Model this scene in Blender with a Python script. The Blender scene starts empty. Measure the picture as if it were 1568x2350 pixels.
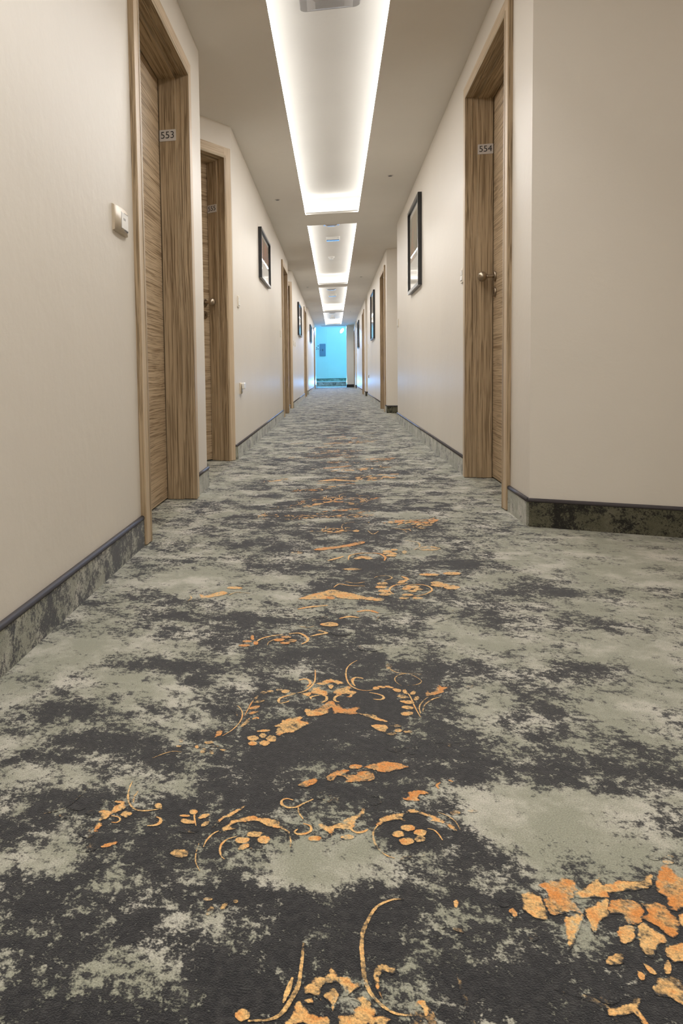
import bpy, bmesh, math, random
from mathutils import Vector, Matrix, noise as mnoise
from mathutils.geometry import delaunay_2d_cdt

scene = bpy.context.scene
COL = scene.collection
PI = math.pi

# ------------------------------------------------------------------ camera
CAM_F, CX, CY = 1700.0, 458.45, 970.54          # focal length and optical centre for a 1568 x 2350 frame
cam_d = bpy.data.cameras.new('camera')
cam_d.sensor_fit = 'HORIZONTAL'; cam_d.sensor_width = 36.0
cam_d.lens = CAM_F / 1568 * 36
cam_d.shift_x = (784 - CX) / 1568; cam_d.shift_y = (CY - 1175) / 1568
cam_d.clip_start = 0.02; cam_d.clip_end = 100
cam = bpy.data.objects.new('camera', cam_d); COL.objects.link(cam)
R_, U_, F_ = Vector((0.98370893, 0.17847727, -0.02150811)), Vector((0.00937539, 0.06854605, 0.9976039)), Vector((-0.17952392, 0.98155351, -0.06575607))
cam.matrix_world = Matrix(((R_.x, U_.x, -F_.x, 0), (R_.y, U_.y, -F_.y, 0), (R_.z, U_.z, -F_.z, 0.6), (0, 0, 0, 1)))
scene.camera = cam

# ------------------------------------------------------------------ view, world, lights
vs = scene.view_settings
scene.display_settings.display_device = 'sRGB'
vs.view_transform = 'Standard'; vs.look = 'None'; vs.gamma = 1.0; vs.use_curve_mapping = False
vs.exposure = 0.03
try:
    scene.cycles.use_denoising = True
    scene.cycles.max_bounces = 14; scene.cycles.diffuse_bounces = 8; scene.cycles.sample_clamp_indirect = 6.0
except Exception: pass
w = bpy.data.worlds.new('World'); scene.world = w; w.use_nodes = True
w.node_tree.nodes['Background'].inputs[0].default_value = (0.9, 0.95, 1.0, 1)
w.node_tree.nodes['Background'].inputs[1].default_value = 0.05

HC = 2.263                      # ceiling height
XL, XR = -0.675, 0.720          # corridor walls
COVE_X = (-0.285, 0.262)
COVES = [(-3.6, 1.62), (2.17, 8.08), (8.68, 14.55), (15.07, 21.0), (21.5, 26.96)]
LEDGE, RISE, LIP = 0.10, 0.19, 0.022
UP_W, DOWN_W = 9.0, 59.0        # watts per cove side
WARM = (1.0, 0.98, 0.945)

def area(name, loc, rot, sx, sy, watts, color, spread=PI):
    l = bpy.data.lights.new(name, 'AREA'); l.shape = 'RECTANGLE'; l.size = sx; l.size_y = sy
    l.energy = watts; l.color = color; l.spread = spread
    o = bpy.data.objects.new(name, l); COL.objects.link(o); o.location = loc; o.rotation_euler = rot
    return o
for (a, b) in COVES:
    ym, ln = (a + b) / 2, b - a
    for s, ye in ((-1, a), (1, b)):
        area('cove_tape_light', (sum(COVE_X) / 2, ye + s * 0.065, HC + LIP + 0.012), (PI, 0, 0), 0.6, 0.02, UP_W * 0.13, (1.0, 0.99, 0.965))
    for s, xe in ((-1, COVE_X[0]), (1, COVE_X[1])):
        # LED tape lying on the hidden ledge, washing the raised panel
        area('cove_tape_light', (xe + s * 0.065, ym, HC + LIP + 0.012), (PI, 0, 0), 0.02, ln + 0.1, UP_W * ln / 5.9, (1.0, 0.99, 0.965))
        # fill light added along the inner lip, shining down on walls and floor
        area('lip_fill_light', (xe - s * 0.002, ym, HC + 0.012), (0, s * math.radians(3), 0), 0.016, ln - 0.04, DOWN_W * ln / 5.9, WARM)
# end lobby: cyan light at an added unseen window, bluer fill added near its ceiling
area('lobby_cyan_light', (2.12, 31.2, 1.6), (0, PI / 2, 0), 1.5, 2.6, 66, (0.04, 0.76, 0.96))
area('lobby_fill_light', (-0.1, 33.44, 2.665), (math.radians(-86), 0, 0), 4.0, 0.12, 240, (0.20, 0.45, 1.0), math.radians(45))
# blue fill light added at the lobby step edge, thrown back along the corridor
area('step_fill_light', (-0.12, 29.62, 0.182), (math.radians(-124), 0, 0), 1.1, 0.012, 60, (0.13, 0.45, 1.0))

# ------------------------------------------------------------------ helpers
def lin(c):
    return tuple(((v / 255) / 12.92 if v / 255 <= 0.04045 else ((v / 255 + 0.055) / 1.055) ** 2.4) for v in c) + (1.0,)

def new_mat(name):
    m = bpy.data.materials.new(name); m.use_nodes = True
    return m, m.node_tree, m.node_tree.nodes['Principled BSDF']

def plain(name, rgb, rough=0.5, metal=0.0, spec=0.5, bump=0.0, bscale=200):
    m, t, b = new_mat(name)
    tc = t.nodes.new('ShaderNodeTexCoord')
    nz = t.nodes.new('ShaderNodeTexNoise'); nz.inputs['Scale'].default_value = bscale; nz.inputs['Detail'].default_value = 3
    t.links.new(tc.outputs['Object'], nz.inputs['Vector'])
    mx = t.nodes.new('ShaderNodeMix'); mx.data_type = 'RGBA'; mx.blend_type = 'MULTIPLY'
    mx.inputs[0].default_value = 0.10; mx.inputs[6].default_value = lin(rgb)
    t.links.new(nz.outputs['Color'], mx.inputs[7]); t.links.new(mx.outputs[2], b.inputs['Base Color'])
    b.inputs['Roughness'].default_value = rough; b.inputs['Metallic'].default_value = metal
    b.inputs['Specular IOR Level'].default_value = spec
    if bump:
        bp = t.nodes.new('ShaderNodeBump'); bp.inputs['Strength'].default_value = bump; bp.inputs['Distance'].default_value = 0.002
        t.links.new(nz.outputs['Fac'], bp.inputs['Height']); t.links.new(bp.outputs['Normal'], b.inputs['Normal'])
    return m

def math_node(t, op, a, b=None, c=None, clamp=False):
    n = t.nodes.new('ShaderNodeMath'); n.operation = op; n.use_clamp = clamp
    for i, v in enumerate((a, b, c)):
        if v is None: continue
        if hasattr(v, 'node'): t.links.new(v, n.inputs[i])
        else: n.inputs[i].default_value = v
    return n.outputs[0]

def noise_node(t, vec, scale, detail=4, rough=0.5, dist=0.0):
    n = t.nodes.new('ShaderNodeTexNoise')
    n.inputs['Scale'].default_value = scale; n.inputs['Detail'].default_value = detail
    n.inputs['Roughness'].default_value = rough; n.inputs['Distortion'].default_value = dist
    t.links.new(vec, n.inputs['Vector']); return n.outputs['Fac']

def mapping(t, vec, scale=(1, 1, 1), loc=(0, 0, 0)):
    n = t.nodes.new('ShaderNodeMapping'); n.inputs['Scale'].default_value = scale; n.inputs['Location'].default_value = loc
    t.links.new(vec, n.inputs['Vector']); return n.outputs[0]

def sstep(t, v, lo, hi):
    n = t.nodes.new('ShaderNodeMapRange'); n.interpolation_type = 'SMOOTHSTEP'
    n.inputs['From Min'].default_value = lo; n.inputs['From Max'].default_value = hi
    t.links.new(v, n.inputs['Value']); return n.outputs['Result']

def mixc(t, fac, a, b, mode='MIX'):
    n = t.nodes.new('ShaderNodeMix'); n.data_type = 'RGBA'; n.blend_type = mode
    for i, v in ((0, fac), (6, a), (7, b)):
        if hasattr(v, 'node'): t.links.new(v, n.inputs[i])
        else: n.inputs[i].default_value = v
    return n.outputs[2]

# ------------------------------------------------------------------ materials
def wall_paint(name, rgb, rough=0.42):
    m, t, b = new_mat(name)
    tc = t.nodes.new('ShaderNodeTexCoord').outputs['Object']
    big = noise_node(t, tc, 1.3, 3, 0.5)
    col = mixc(t, sstep(t, big, 0.3, 0.7), lin(tuple(v * 0.985 for v in rgb)), lin(rgb))
    t.links.new(col, b.inputs['Base Color'])
    b.inputs['Roughness'].default_value = rough; b.inputs['Specular IOR Level'].default_value = 0.35
    h = math_node(t, 'ADD', math_node(t, 'MULTIPLY', noise_node(t, tc, 25, 4, 0.55), 1.0), math_node(t, 'MULTIPLY', noise_node(t, tc, 3.0, 2, 0.5), 3.0))
    bp = t.nodes.new('ShaderNodeBump'); bp.inputs['Strength'].default_value = 0.25; bp.inputs['Distance'].default_value = 0.004
    t.links.new(h, bp.inputs['Height']); t.links.new(bp.outputs['Normal'], b.inputs['Normal'])
    return m
M_WALL = wall_paint('wall_paint', (222, 215, 205))
M_CEIL = wall_paint('ceiling_paint', (228, 224, 218), 0.8)
M_PANEL = wall_paint('cove_paint', (205, 202, 197), 0.8)
M_LOBBY = wall_paint('lobby_paint', (225, 225, 220), 0.6)

def wood(name, axis, light, dark, seed):
    """grain runs along the given object axis"""
    m, t, b = new_mat(name)
    tc = t.nodes.new('ShaderNodeTexCoord').outputs['Object']
    across = {'X': (1.2, 105, 105), 'Y': (105, 1.2, 105), 'Z': (105, 105, 1.2)}[axis]
    wob = {'X': (0.8, 3, 3), 'Y': (3, 0.8, 3), 'Z': (3, 3, 0.8)}[axis]
    wv = noise_node(t, mapping(t, tc, wob, (seed, seed * 2, seed * 3)), 1.6, 3, 0.5)
    n1v = t.nodes.new('ShaderNodeVectorMath'); n1v.operation = 'ADD'
    sc = t.nodes.new('ShaderNodeVectorMath'); sc.operation = 'SCALE'; sc.inputs['Scale'].default_value = 2.6
    cmb = t.nodes.new('ShaderNodeCombineXYZ')
    for i, k in enumerate('XYZ'):
        if k != axis: t.links.new(wv, cmb.inputs[i])
    t.links.new(cmb.outputs[0], sc.inputs[0])
    t.links.new(mapping(t, tc, across, (seed * 7, seed * 5, seed)), n1v.inputs[0]); t.links.new(sc.outputs[0], n1v.inputs[1])
    fine = noise_node(t, n1v.outputs[0], 2.2, 3, 0.6)
    mid = noise_node(t, n1v.outputs[0], 0.5, 2, 0.5)
    fac = math_node(t, 'ADD', math_node(t, 'MULTIPLY', sstep(t, fine, 0.47, 0.60), 0.74), math_node(t, 'MULTIPLY', sstep(t, mid, 0.35, 0.65), 0.26))
    col = mixc(t, fac, lin(light), lin(dark))
    t.links.new(col, b.inputs['Base Color'])
    b.inputs['Roughness'].default_value = 0.42; b.inputs['Specular IOR Level'].default_value = 0.4
    bp = t.nodes.new('ShaderNodeBump'); bp.inputs['Strength'].default_value = 0.12; bp.inputs['Distance'].default_value = 0.002
    t.links.new(fine, bp.inputs['Height']); t.links.new(bp.outputs['Normal'], b.inputs['Normal'])
    return m
M_FRAME_V = wood('oak_vertical', 'Z', (182, 160, 130), (112, 92, 66), 1.3)
M_FRAME_H = wood('oak_head', 'X', (184, 164, 134), (112, 93, 66), 2.1)
M_CASE_V = wood('oak_casing', 'Z', (202, 182, 155), (178, 155, 126), 4.3)
M_CASE_H = wood('oak_casing_head', 'X', (202, 182, 155), (168, 145, 115), 5.1)
M_LEAF = wood('oak_leaf', 'X', (194, 172, 142), (122, 99, 72), 3.7)

M_BRONZE = plain('brushed_nickel', (172, 158, 140), 0.34, 1.0)
M_DARK = plain('black_rubber', (22, 20, 20), 0.5)
M_NOSING = plain('nosing_rubber', (74, 70, 72), 0.6, 0.0, 0.2)
M_PLATE = plain('brushed_aluminium', (206, 200, 196), 0.4, 0.15)
M_INK = plain('dark_ink', (40, 38, 42), 0.5)
M_BEIGE = plain('beige_plastic', (205, 190, 168), 0.3)
M_IVORY = plain('ivory_plastic', (226, 217, 202), 0.35)
M_WHITEP = plain('white_plastic', (232, 230, 226), 0.35)
M_GREYLENS = plain('grey_lens', (150, 146, 144), 0.25)
M_BLUELENS = plain('blue_grey_lens', (112, 132, 172), 0.2)
M_BLACK = plain('black_lacquer', (18, 17, 17), 0.28, 0.0, 0.6)
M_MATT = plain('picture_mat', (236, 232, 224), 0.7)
M_CABINET = plain('cabinet_grey', (118, 128, 150), 0.4)
M_WHITEM = plain('white_metal', (225, 228, 230), 0.35)

def art(name, cols, seed):
    m, t, b = new_mat(name)
    tc = t.nodes.new('ShaderNodeTexCoord').outputs['Object']
    v = mapping(t, tc, (7, 1, 2.2), (seed, 0, seed * 1.7))
    n = noise_node(t, v, 1.0, 4, 0.6, 1.2)
    r = t.nodes.new('ShaderNodeValToRGB'); e = r.color_ramp.elements
    e[0].position = 0.28; e[0].color = lin(cols[0]); e[1].position = 0.72; e[1].color = lin(cols[-1])
    for i, c in enumerate(cols[1:-1]):
        k = e.new(0.28 + 0.44 * (i + 1) / (len(cols) - 1)); k.color = lin(c)
    t.links.new(n, r.inputs['Fac']); t.links.new(r.outputs['Color'], b.inputs['Base Color'])
    b.inputs['Roughness'].default_value = 0.6
    return m
M_ART_A = art('abstract_olive', [(70, 78, 76), (120, 112, 108), (148, 140, 70), (96, 72, 84), (206, 110, 66), (170, 160, 140)], 3.1)
M_ART_B = art('abstract_sand', [(78, 80, 72), (140, 138, 120), (176, 168, 140), (190, 128, 92), (205, 198, 180)], 8.4)

def glass_mat():
    m = bpy.data.materials.new('picture_glass'); m.use_nodes = True; t = m.node_tree; t.nodes.clear()
    o = t.nodes.new('ShaderNodeOutputMaterial'); mix = t.nodes.new('ShaderNodeMixShader')
    tr = t.nodes.new('ShaderNodeBsdfTransparent'); gl = t.nodes.new('ShaderNodeBsdfGlossy'); gl.inputs['Roughness'].default_value = 0.02
    fr = t.nodes.new('ShaderNodeFresnel'); fr.inputs['IOR'].default_value = 1.62
    geo = t.nodes.new('ShaderNodeNewGeometry')
    front = math_node(t, 'MULTIPLY', fr.outputs[0], math_node(t, 'SUBTRACT', 1.0, geo.outputs['Backfacing']))
    t.links.new(front, mix.inputs[0]); t.links.new(tr.outputs[0], mix.inputs[1]); t.links.new(gl.outputs[0], mix.inputs[2])
    t.links.new(mix.outputs[0], o.inputs[0]); return m
M_GLASS = glass_mat()

def emit(name, rgb, s):
    m, t, b = new_mat(name)
    b.inputs['Base Color'].default_value = rgb + (1,); b.inputs['Emission Color'].default_value = rgb + (1,)
    b.inputs['Emission Strength'].default_value = s; return m
M_REFLECTION = emit('reflection_glow', (0.95, 1.0, 1.0), 1.6)  # glow of the oval that imitates a lamp reflection

SAGE, SAGE2, CHAR, CHAR2 = (140, 140, 124), (182, 178, 166), (31, 31, 33), (53, 52, 52)
def carpet(name, floor=True, ornament=False, scale=1.0, bias=0.0, cols=None):
    S1, S2, C1, C2 = cols or (SAGE, SAGE2, CHAR, CHAR2)
    m, t, b = new_mat(name)
    tc = t.nodes.new('ShaderNodeTexCoord').outputs['Object']
    n1 = noise_node(t, tc, 6.0 * scale, 3, 0.6, 0.3)
    n2 = noise_node(t, mapping(t, tc, (1, 1, 1), (5.2, 1.3, 0)), 24.0 * scale, 3, 0.6, 0.4)
    n3 = noise_node(t, mapping(t, tc, (1, 1, 1), (1.2, 8.3, 0)), 95.0 * scale, 4, 0.65)
    val = math_node(t, 'ADD', math_node(t, 'MULTIPLY', n1, 0.9), math_node(t, 'ADD', math_node(t, 'MULTIPLY', n2, 0.85), math_node(t, 'MULTIPLY', n3, 1.0)))
    n4 = noise_node(t, tc, 330.0 * scale, 2, 0.6)
    val = math_node(t, 'SUBTRACT', math_node(t, 'ADD', val, math_node(t, 'MULTIPLY', n4, 0.5)), 1.125)
    if floor:
        at = t.nodes.new('ShaderNodeAttribute'); at.attribute_name = 'tone'
        dens = at.outputs['Fac']
        val = math_node(t, 'ADD', val, math_node(t, 'MULTIPLY', dens, 0.19))
    else:
        val = math_node(t, 'ADD', val, bias)
    mask = sstep(t, val, 0.41, 0.63)
    sheen = sstep(t, noise_node(t, mapping(t, tc, (1, 1, 1), (2.2, 7.3, 0)), 7.0 * scale, 8, 0.7), 0.42, 0.68)
    light = mixc(t, sheen, lin(S1), lin(S2))
    dark = mixc(t, sstep(t, n3, 0.4, 0.7), lin(C1), lin(C2))
    col = mixc(t, mask, light, dark)
    if ornament:
        ed = t.nodes.new('ShaderNodeAttribute'); ed.attribute_name = 'edge'
        tn = t.nodes.new('ShaderNodeAttribute'); tn.attribute_name = 'ink'
        wr = t.nodes.new('ShaderNodeAttribute'); wr.attribute_name = 'wear'
        nv = noise_node(t, tc, 34, 5, 0.65)
        nf = noise_node(t, tc, 220, 3, 0.6)
        nm = noise_node(t, tc, 75, 4, 0.65)
        oc = mixc(t, sstep(t, math_node(t, 'ADD', nv, math_node(t, 'ADD', math_node(t, 'MULTIPLY', math_node(t, 'SUBTRACT', nm, 0.5), 0.5), tn.outputs['Fac'])), 0.40, 0.76), lin((224, 182, 120)), lin((200, 130, 64)))
        oc = mixc(t, math_node(t, 'MULTIPLY', sstep(t, wr.outputs['Fac'], 0.2, 0.6), 0.45), oc, lin((200, 182, 140)))
        e = math_node(t, 'ADD', ed.outputs['Fac'], math_node(t, 'MULTIPLY', math_node(t, 'SUBTRACT', math_node(t, 'ADD', math_node(t, 'MULTIPLY', nf, 0.5), math_node(t, 'MULTIPLY', nm, 0.5)), 0.5), 3.4))
        e = sstep(t, e, 0.02, 0.62)
        wv = math_node(t, 'SUBTRACT', math_node(t, 'ADD', math_node(t, 'MULTIPLY', nv, 0.45), math_node(t, 'ADD', math_node(t, 'MULTIPLY', nm, 0.3), math_node(t, 'MULTIPLY', nf, 0.25))), math_node(t, 'MULTIPLY', wr.outputs['Fac'], 0.28))
        e = math_node(t, 'MULTIPLY', e, sstep(t, wv, 0.36, 0.54))
        col = mixc(t, e, col, oc)
    grain = noise_node(t, tc, 520, 2, 0.6)
    g = t.nodes.new('ShaderNodeMapRange'); g.inputs['From Min'].default_value = 0.25; g.inputs['From Max'].default_value = 0.75
    g.inputs['To Min'].default_value = 0.62; g.inputs['To Max'].default_value = 1.38
    t.links.new(grain, g.inputs['Value'])
    vm = t.nodes.new('ShaderNodeVectorMath'); vm.operation = 'SCALE'
    t.links.new(col, vm.inputs[0]); t.links.new(g.outputs['Result'], vm.inputs['Scale'])
    t.links.new(vm.outputs[0], b.inputs['Base Color'])
    b.inputs['Roughness'].default_value = 0.95; b.inputs['Specular IOR Level'].default_value = 0.05
    b.inputs['Sheen Weight'].default_value = 0.25; b.inputs['Sheen Roughness'].default_value = 0.5
    bp = t.nodes.new('ShaderNodeBump'); bp.inputs['Strength'].default_value = 0.5; bp.inputs['Distance'].default_value = 0.003
    t.links.new(grain, bp.inputs['Height']); t.links.new(bp.outputs['Normal'], b.inputs['Normal'])
    return m
M_CARPET = carpet('carpet_pile')
M_ORN = carpet('carpet_pile_ornament', ornament=True)
M_BASE = carpet('carpet_skirting', floor=False, scale=1.2, bias=-0.14)
M_BASE_NEAR = carpet('carpet_skirting_mottled', floor=False, scale=1.2, bias=0.08)
M_BASE_DARK = carpet('carpet_skirting_dark', floor=False, scale=1.6, bias=0.0, cols=((92, 90, 74), (110, 106, 90), (38, 37, 34), (52, 50, 46)))

# ------------------------------------------------------------------ mesh helpers
def box(bm, x0, x1, y0, y1, z0, z1, mi=0, mat=None):
    vs_ = [bm.verts.new((x, y, z)) for x in (x0, x1) for y in (y0, y1) for z in (z0, z1)]
    if mat is not None:
        for v in vs_: v.co = mat @ v.co
    for f in ((0, 1, 3, 2), (4, 6, 7, 5), (0, 4, 5, 1), (2, 3, 7, 6), (0, 2, 6, 4), (1, 5, 7, 3)):
        fc = bm.faces.new([vs_[i] for i in f]); fc.material_index = mi
    return vs_

def lathe(bm, prof, seg=24, mat=None, mi=0, cap=True):
    """profile of (radius, height) turned about local z"""
    rings = []
    for r, z in prof:
        rings.append([bm.verts.new(Vector((r * math.cos(2 * PI * k / seg), r * math.sin(2 * PI * k / seg), z))) for k in range(seg)])
    for a, b_ in zip(rings, rings[1:]):
        for k in range(seg):
            f = bm.faces.new((a[k], a[(k + 1) % seg], b_[(k + 1) % seg], b_[k])); f.smooth = True; f.material_index = mi
    if cap:
        for rg in (rings[0][::-1], rings[-1]):
            f = bm.faces.new(rg); f.material_index = mi
    if mat is not None:
        for rg in rings:
            for v in rg: v.co = mat @ v.co

def rrect(w_, h_, r, n=5):
    pts = []
    for cx, cy, a0 in ((w_ / 2 - r, h_ / 2 - r, 0), (-w_ / 2 + r, h_ / 2 - r, PI / 2), (-w_ / 2 + r, -h_ / 2 + r, PI), (w_ / 2 - r, -h_ / 2 + r, 1.5 * PI)):
        for k in range(n + 1):
            a = a0 + PI / 2 * k / n; pts.append((cx + r * math.cos(a), cy + r * math.sin(a)))
    return pts

def slab(bm, pts, z0, z1, mat=None, mi=0, bev=0.0):
    """rounded plate: outline in local xy, between z0 and z1, edge eased at z1"""
    loops = [[bm.verts.new((x, y, z0)) for x, y in pts]]
    if bev:
        loops.append([bm.verts.new((x, y, z1 - bev)) for x, y in pts])
        cx = sum(p[0] for p in pts) / len(pts); cy = sum(p[1] for p in pts) / len(pts)
        mxd = max(max(abs(p[0] - cx), abs(p[1] - cy)) for p in pts)
        loops.append([bm.verts.new((x - math.copysign(min(bev, abs(x - cx)), x - cx), y - math.copysign(min(bev, abs(y - cy)), y - cy), z1)) for x, y in pts])
    else:
        loops.append([bm.verts.new((x, y, z1)) for x, y in pts])
    n = len(pts)
    for a, b_ in zip(loops, loops[1:]):
        for k in range(n):
            f = bm.faces.new((a[k], a[(k + 1) % n], b_[(k + 1) % n], b_[k])); f.material_index = mi
    for lp in (loops[0][::-1], loops[-1]):
        f = bm.faces.new(lp); f.material_index = mi
    if mat is not None:
        for lp in loops:
            for v in lp: v.co = mat @ v.co

def obj(name, bm, mats, parent=None, loc=None, smooth=False, recalc=True):
    if recalc: bmesh.ops.recalc_face_normals(bm, faces=bm.faces)
    me = bpy.data.meshes.new(name); bm.to_mesh(me); bm.free()
    for m in (mats if isinstance(mats, (list, tuple)) else [mats]): me.materials.append(m)
    o = bpy.data.objects.new(name, me); COL.objects.link(o)
    if parent is not None: o.parent = parent
    if loc is not None: o.location = loc
    return o

def tag(o, label=None, cat=None, group=None, kind=None):
    for k, v in (('label', label), ('category', cat), ('group', group), ('kind', kind)):
        if v: o[k] = v
    return o

def empty(name, matrix, label, cat, group=None, kind=None):
    o = bpy.data.objects.new(name, None); COL.objects.link(o); o.empty_display_size = 0.1
    o.matrix_world = matrix
    return tag(o, label, cat, group, kind)

def wall_frame(x, y, into):
    """local x along the wall, local y into the wall, z up"""
    iy = Vector((into[0], into[1], 0)).normalized(); z = Vector((0, 0, 1)); ix = iy.cross(z)
    return Matrix(((ix.x, iy.x, 0, x), (ix.y, iy.y, 0, y), (0, 0, 1, 0), (0, 0, 0, 1)))

# ------------------------------------------------------------------ floor
PERIOD = 2.136
BLOBS = [
(-0.103, 0.769, 0.141, 0.051, 1), (-0.257, 0.77, 0.108, 0.033, 1), (-0.15, 0.734, 0.151, 0.036, 1), (-0.347, 0.771, 0.045, 0.034, 1),
(-0.302, 0.686, 0.049, 0.025, 1), (-0.23, 0.868, 0.081, 0.05, 1), (-0.112, 1.058, 0.102, 0.071, 1), (-0.218, 1.098, 0.081, 0.058, 1),
(0.038, 1.198, 0.181, 0.08, 1), (0.004, 1.365, 0.206, 0.131, 1), (0.084, 1.522, 0.14, 0.081, 1), (0.351, 1.79, 0.079, 0.077, 1),
(0.477, 1.539, 0.037, 0.09, 1), (0.376, 1.384, 0.023, 0.037, 1), (0.292, 1.275, 0.035, 0.056, 1), (0.229, 1.213, 0.041, 0.036, 1),
(0.341, 1.149, 0.082, 0.032, 1), (0.224, 1.103, 0.053, 0.039, 1), (0.139, 1.161, 0.086, 0.061, 1), (0.46, 1.231, 0.023, 0.029, 1),
(0.467, 1.131, 0.03, 0.024, 1), (0.561, 2.071, 0.05, 0.041, 1), (0.601, 1.833, 0.029, 0.057, 1), (0.313, 2.341, 0.163, 0.048, 1),
(0.075, 0.827, 0.092, 0.03, 1), (0.159, 0.793, 0.068, 0.077, 1), (0.032, 0.772, 0.091, 0.063, 1), (0.217, 0.751, 0.068, 0.034, 1),
(-0.459, 1.247, 0.059, 0.047, 1), (-0.546, 1.151, 0.026, 0.022, 1), (-0.387, 1.128, 0.064, 0.031, 1), (-0.33, 1.455, 0.098, 0.04, 1),
(-0.381, 1.642, 0.04, 0.04, 1), (-0.322, 1.772, 0.134, 0.026, 1), (-0.157, 1.132, 0.075, 0.038, 1), (-0.502, 1.069, 0.024, 0.018, 1),
(-0.396, 0.957, 0.037, 0.026, 1), (-0.408, 0.895, 0.041, 0.036, 1), (-0.257, 0.88, 0.05, 0.038, 1), (-0.193, 2.53, 0.106, 0.103, 1),
(0.039, 2.268, 0.203, 0.061, 1), (-0.237, 1.766, 0.159, 0.038, 1), (0.19, 2.797, 0.142, 0.152, 1), (-0.018, 2.829, 0.163, 0.095, 1),
(-0.079, 0.964, 0.075, 0.049, 1), (0.102, 0.96, 0.061, 0.038, 1), (0.032, 1.02, 0.09, 0.043, 1), (-0.307, 0.95, 0.072, 0.04, 1),
(-0.069, 0.706, 0.06, 0.033, 1), (0.041, 0.698, 0.05, 0.047, 1), (-0.132, 1.271, 0.083, 0.1, 1), (0.079, 1.297, 0.119, 0.085, 1),
(-0.015, 2.073, 0.144, 0.086, 1), (0.176, 2.093, 0.107, 0.077, 1), (-0.071, 1.651, 0.116, 0.039, 1), (0.087, 1.742, 0.1, 0.054, 1),
(0.33, 0.842, 0.055, 0.062, 1), (-0.223, 0.63, 0.102, 0.023, 1), (0.182, 0.907, 0.021, 0.025, 1), (0.823, 2.435, 0.191, 0.219, -1),
(0.647, 1.661, 0.078, 0.154, -1), (0.512, 1.356, 0.08, 0.087, -1), (0.318, 0.95, 0.089, 0.053, -1), (0.264, 0.994, 0.066, 0.049, -1),
(0.376, 1.058, 0.069, 0.027, -1), (-0.304, 1.028, 0.071, 0.035, -1), (-0.451, 1.019, 0.053, 0.029, -1), (-0.361, 1.325, 0.09, 0.056, -1),
(-0.573, 1.426, 0.082, 0.066, -1), (-0.283, 1.316, 0.048, 0.046, -1), (-0.178, 1.389, 0.05, 0.05, -1), (0.432, 1.673, 0.082, 0.067, -1),
(0.274, 1.409, 0.047, 0.058, -1), (0.242, 1.314, 0.037, 0.031, -1), (-0.051, 0.868, 0.078, 0.028, -1), (0.011, 0.881, 0.063, 0.024, -1),
(-0.36, 0.83, 0.065, 0.02, -1), (-0.248, 0.725, 0.032, 0.03, -1), (-0.337, 0.723, 0.028, 0.018, -1), (-0.163, 0.686, 0.039, 0.026, -1),
(-0.27, 0.663, 0.039, 0.02, -1), (-0.054, 0.743, 0.018, 0.036, -1), (-0.453, 1.565, 0.107, 0.065, -1), (-0.249, 1.985, 0.107, 0.08, -1),
(-0.443, 2.098, 0.128, 0.114, -1), (-0.164, 2.125, 0.113, 0.091, -1), (0.281, 1.737, 0.068, 0.074, -1), (0.117, 1.607, 0.074, 0.031, -1),
(-0.049, 1.089, 0.032, 0.043, -1), (0.133, 0.993, 0.023, 0.02, -1), (0.251, 1.051, 0.071, 0.027, -1), (0.203, 1.013, 0.046, 0.031, -1),
(-0.163, 0.805, 0.04, 0.018, -1), (0.252, 0.814, 0.027, 0.02, -1), (0.2, 0.874, 0.045, 0.019, -1)]
def tone_at(x, y):      # how much charcoal yarn the woven pattern carries here
    t_ = 0.07 - 0.75 * max(0.0, abs(x + 0.02) - 0.40)
    t_ = max(t_, -0.75)
    yy, fade = y, 1.0
    while yy > 0.70 + PERIOD:
        yy -= PERIOD; fade *= 0.75
    s = 0.0
    for bx, by, rx, ry, wt in BLOBS:
        for k in (0, -PERIOD, PERIOD):
            dx = (x - bx) / rx; dy = (yy - by - k) / ry
            d = dx * dx + dy * dy
            if d < 9: s += wt * math.exp(-d * 0.8)
    return t_ + max(-1.0, min(1.0, s)) * fade * 0.95

def axis(a, b, fine0, fine1, fine, coarse):
    out, v = [], a
    while v < b - 1e-6:
        out.append(v); v += fine if fine0 <= v < fine1 else coarse
    return out + [b]
xs = axis(-2.4, 2.4, -0.8, 1.3, 0.03, 0.2)
ys = axis(-4.1, 33.7, 0.4, 5.0, 0.025, 0.14)
bm = bmesh.new()
tone_l = bm.verts.layers.float.new('tone'); edge_l = bm.verts.layers.float.new('edge')
ink_l = bm.verts.layers.float.new('ink'); wear_l = bm.verts.layers.float.new('wear')
grid = []
for x in xs:
    row = []
    for y in ys:
        v = bm.verts.new((x, y, 0)); v[tone_l] = tone_at(x, y); row.append(v)
    grid.append(row)
for i in range(len(xs) - 1):
    for j in range(len(ys) - 1):
        bm.faces.new((grid[i][j], grid[i + 1][j], grid[i + 1][j + 1], grid[i][j + 1]))

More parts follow.
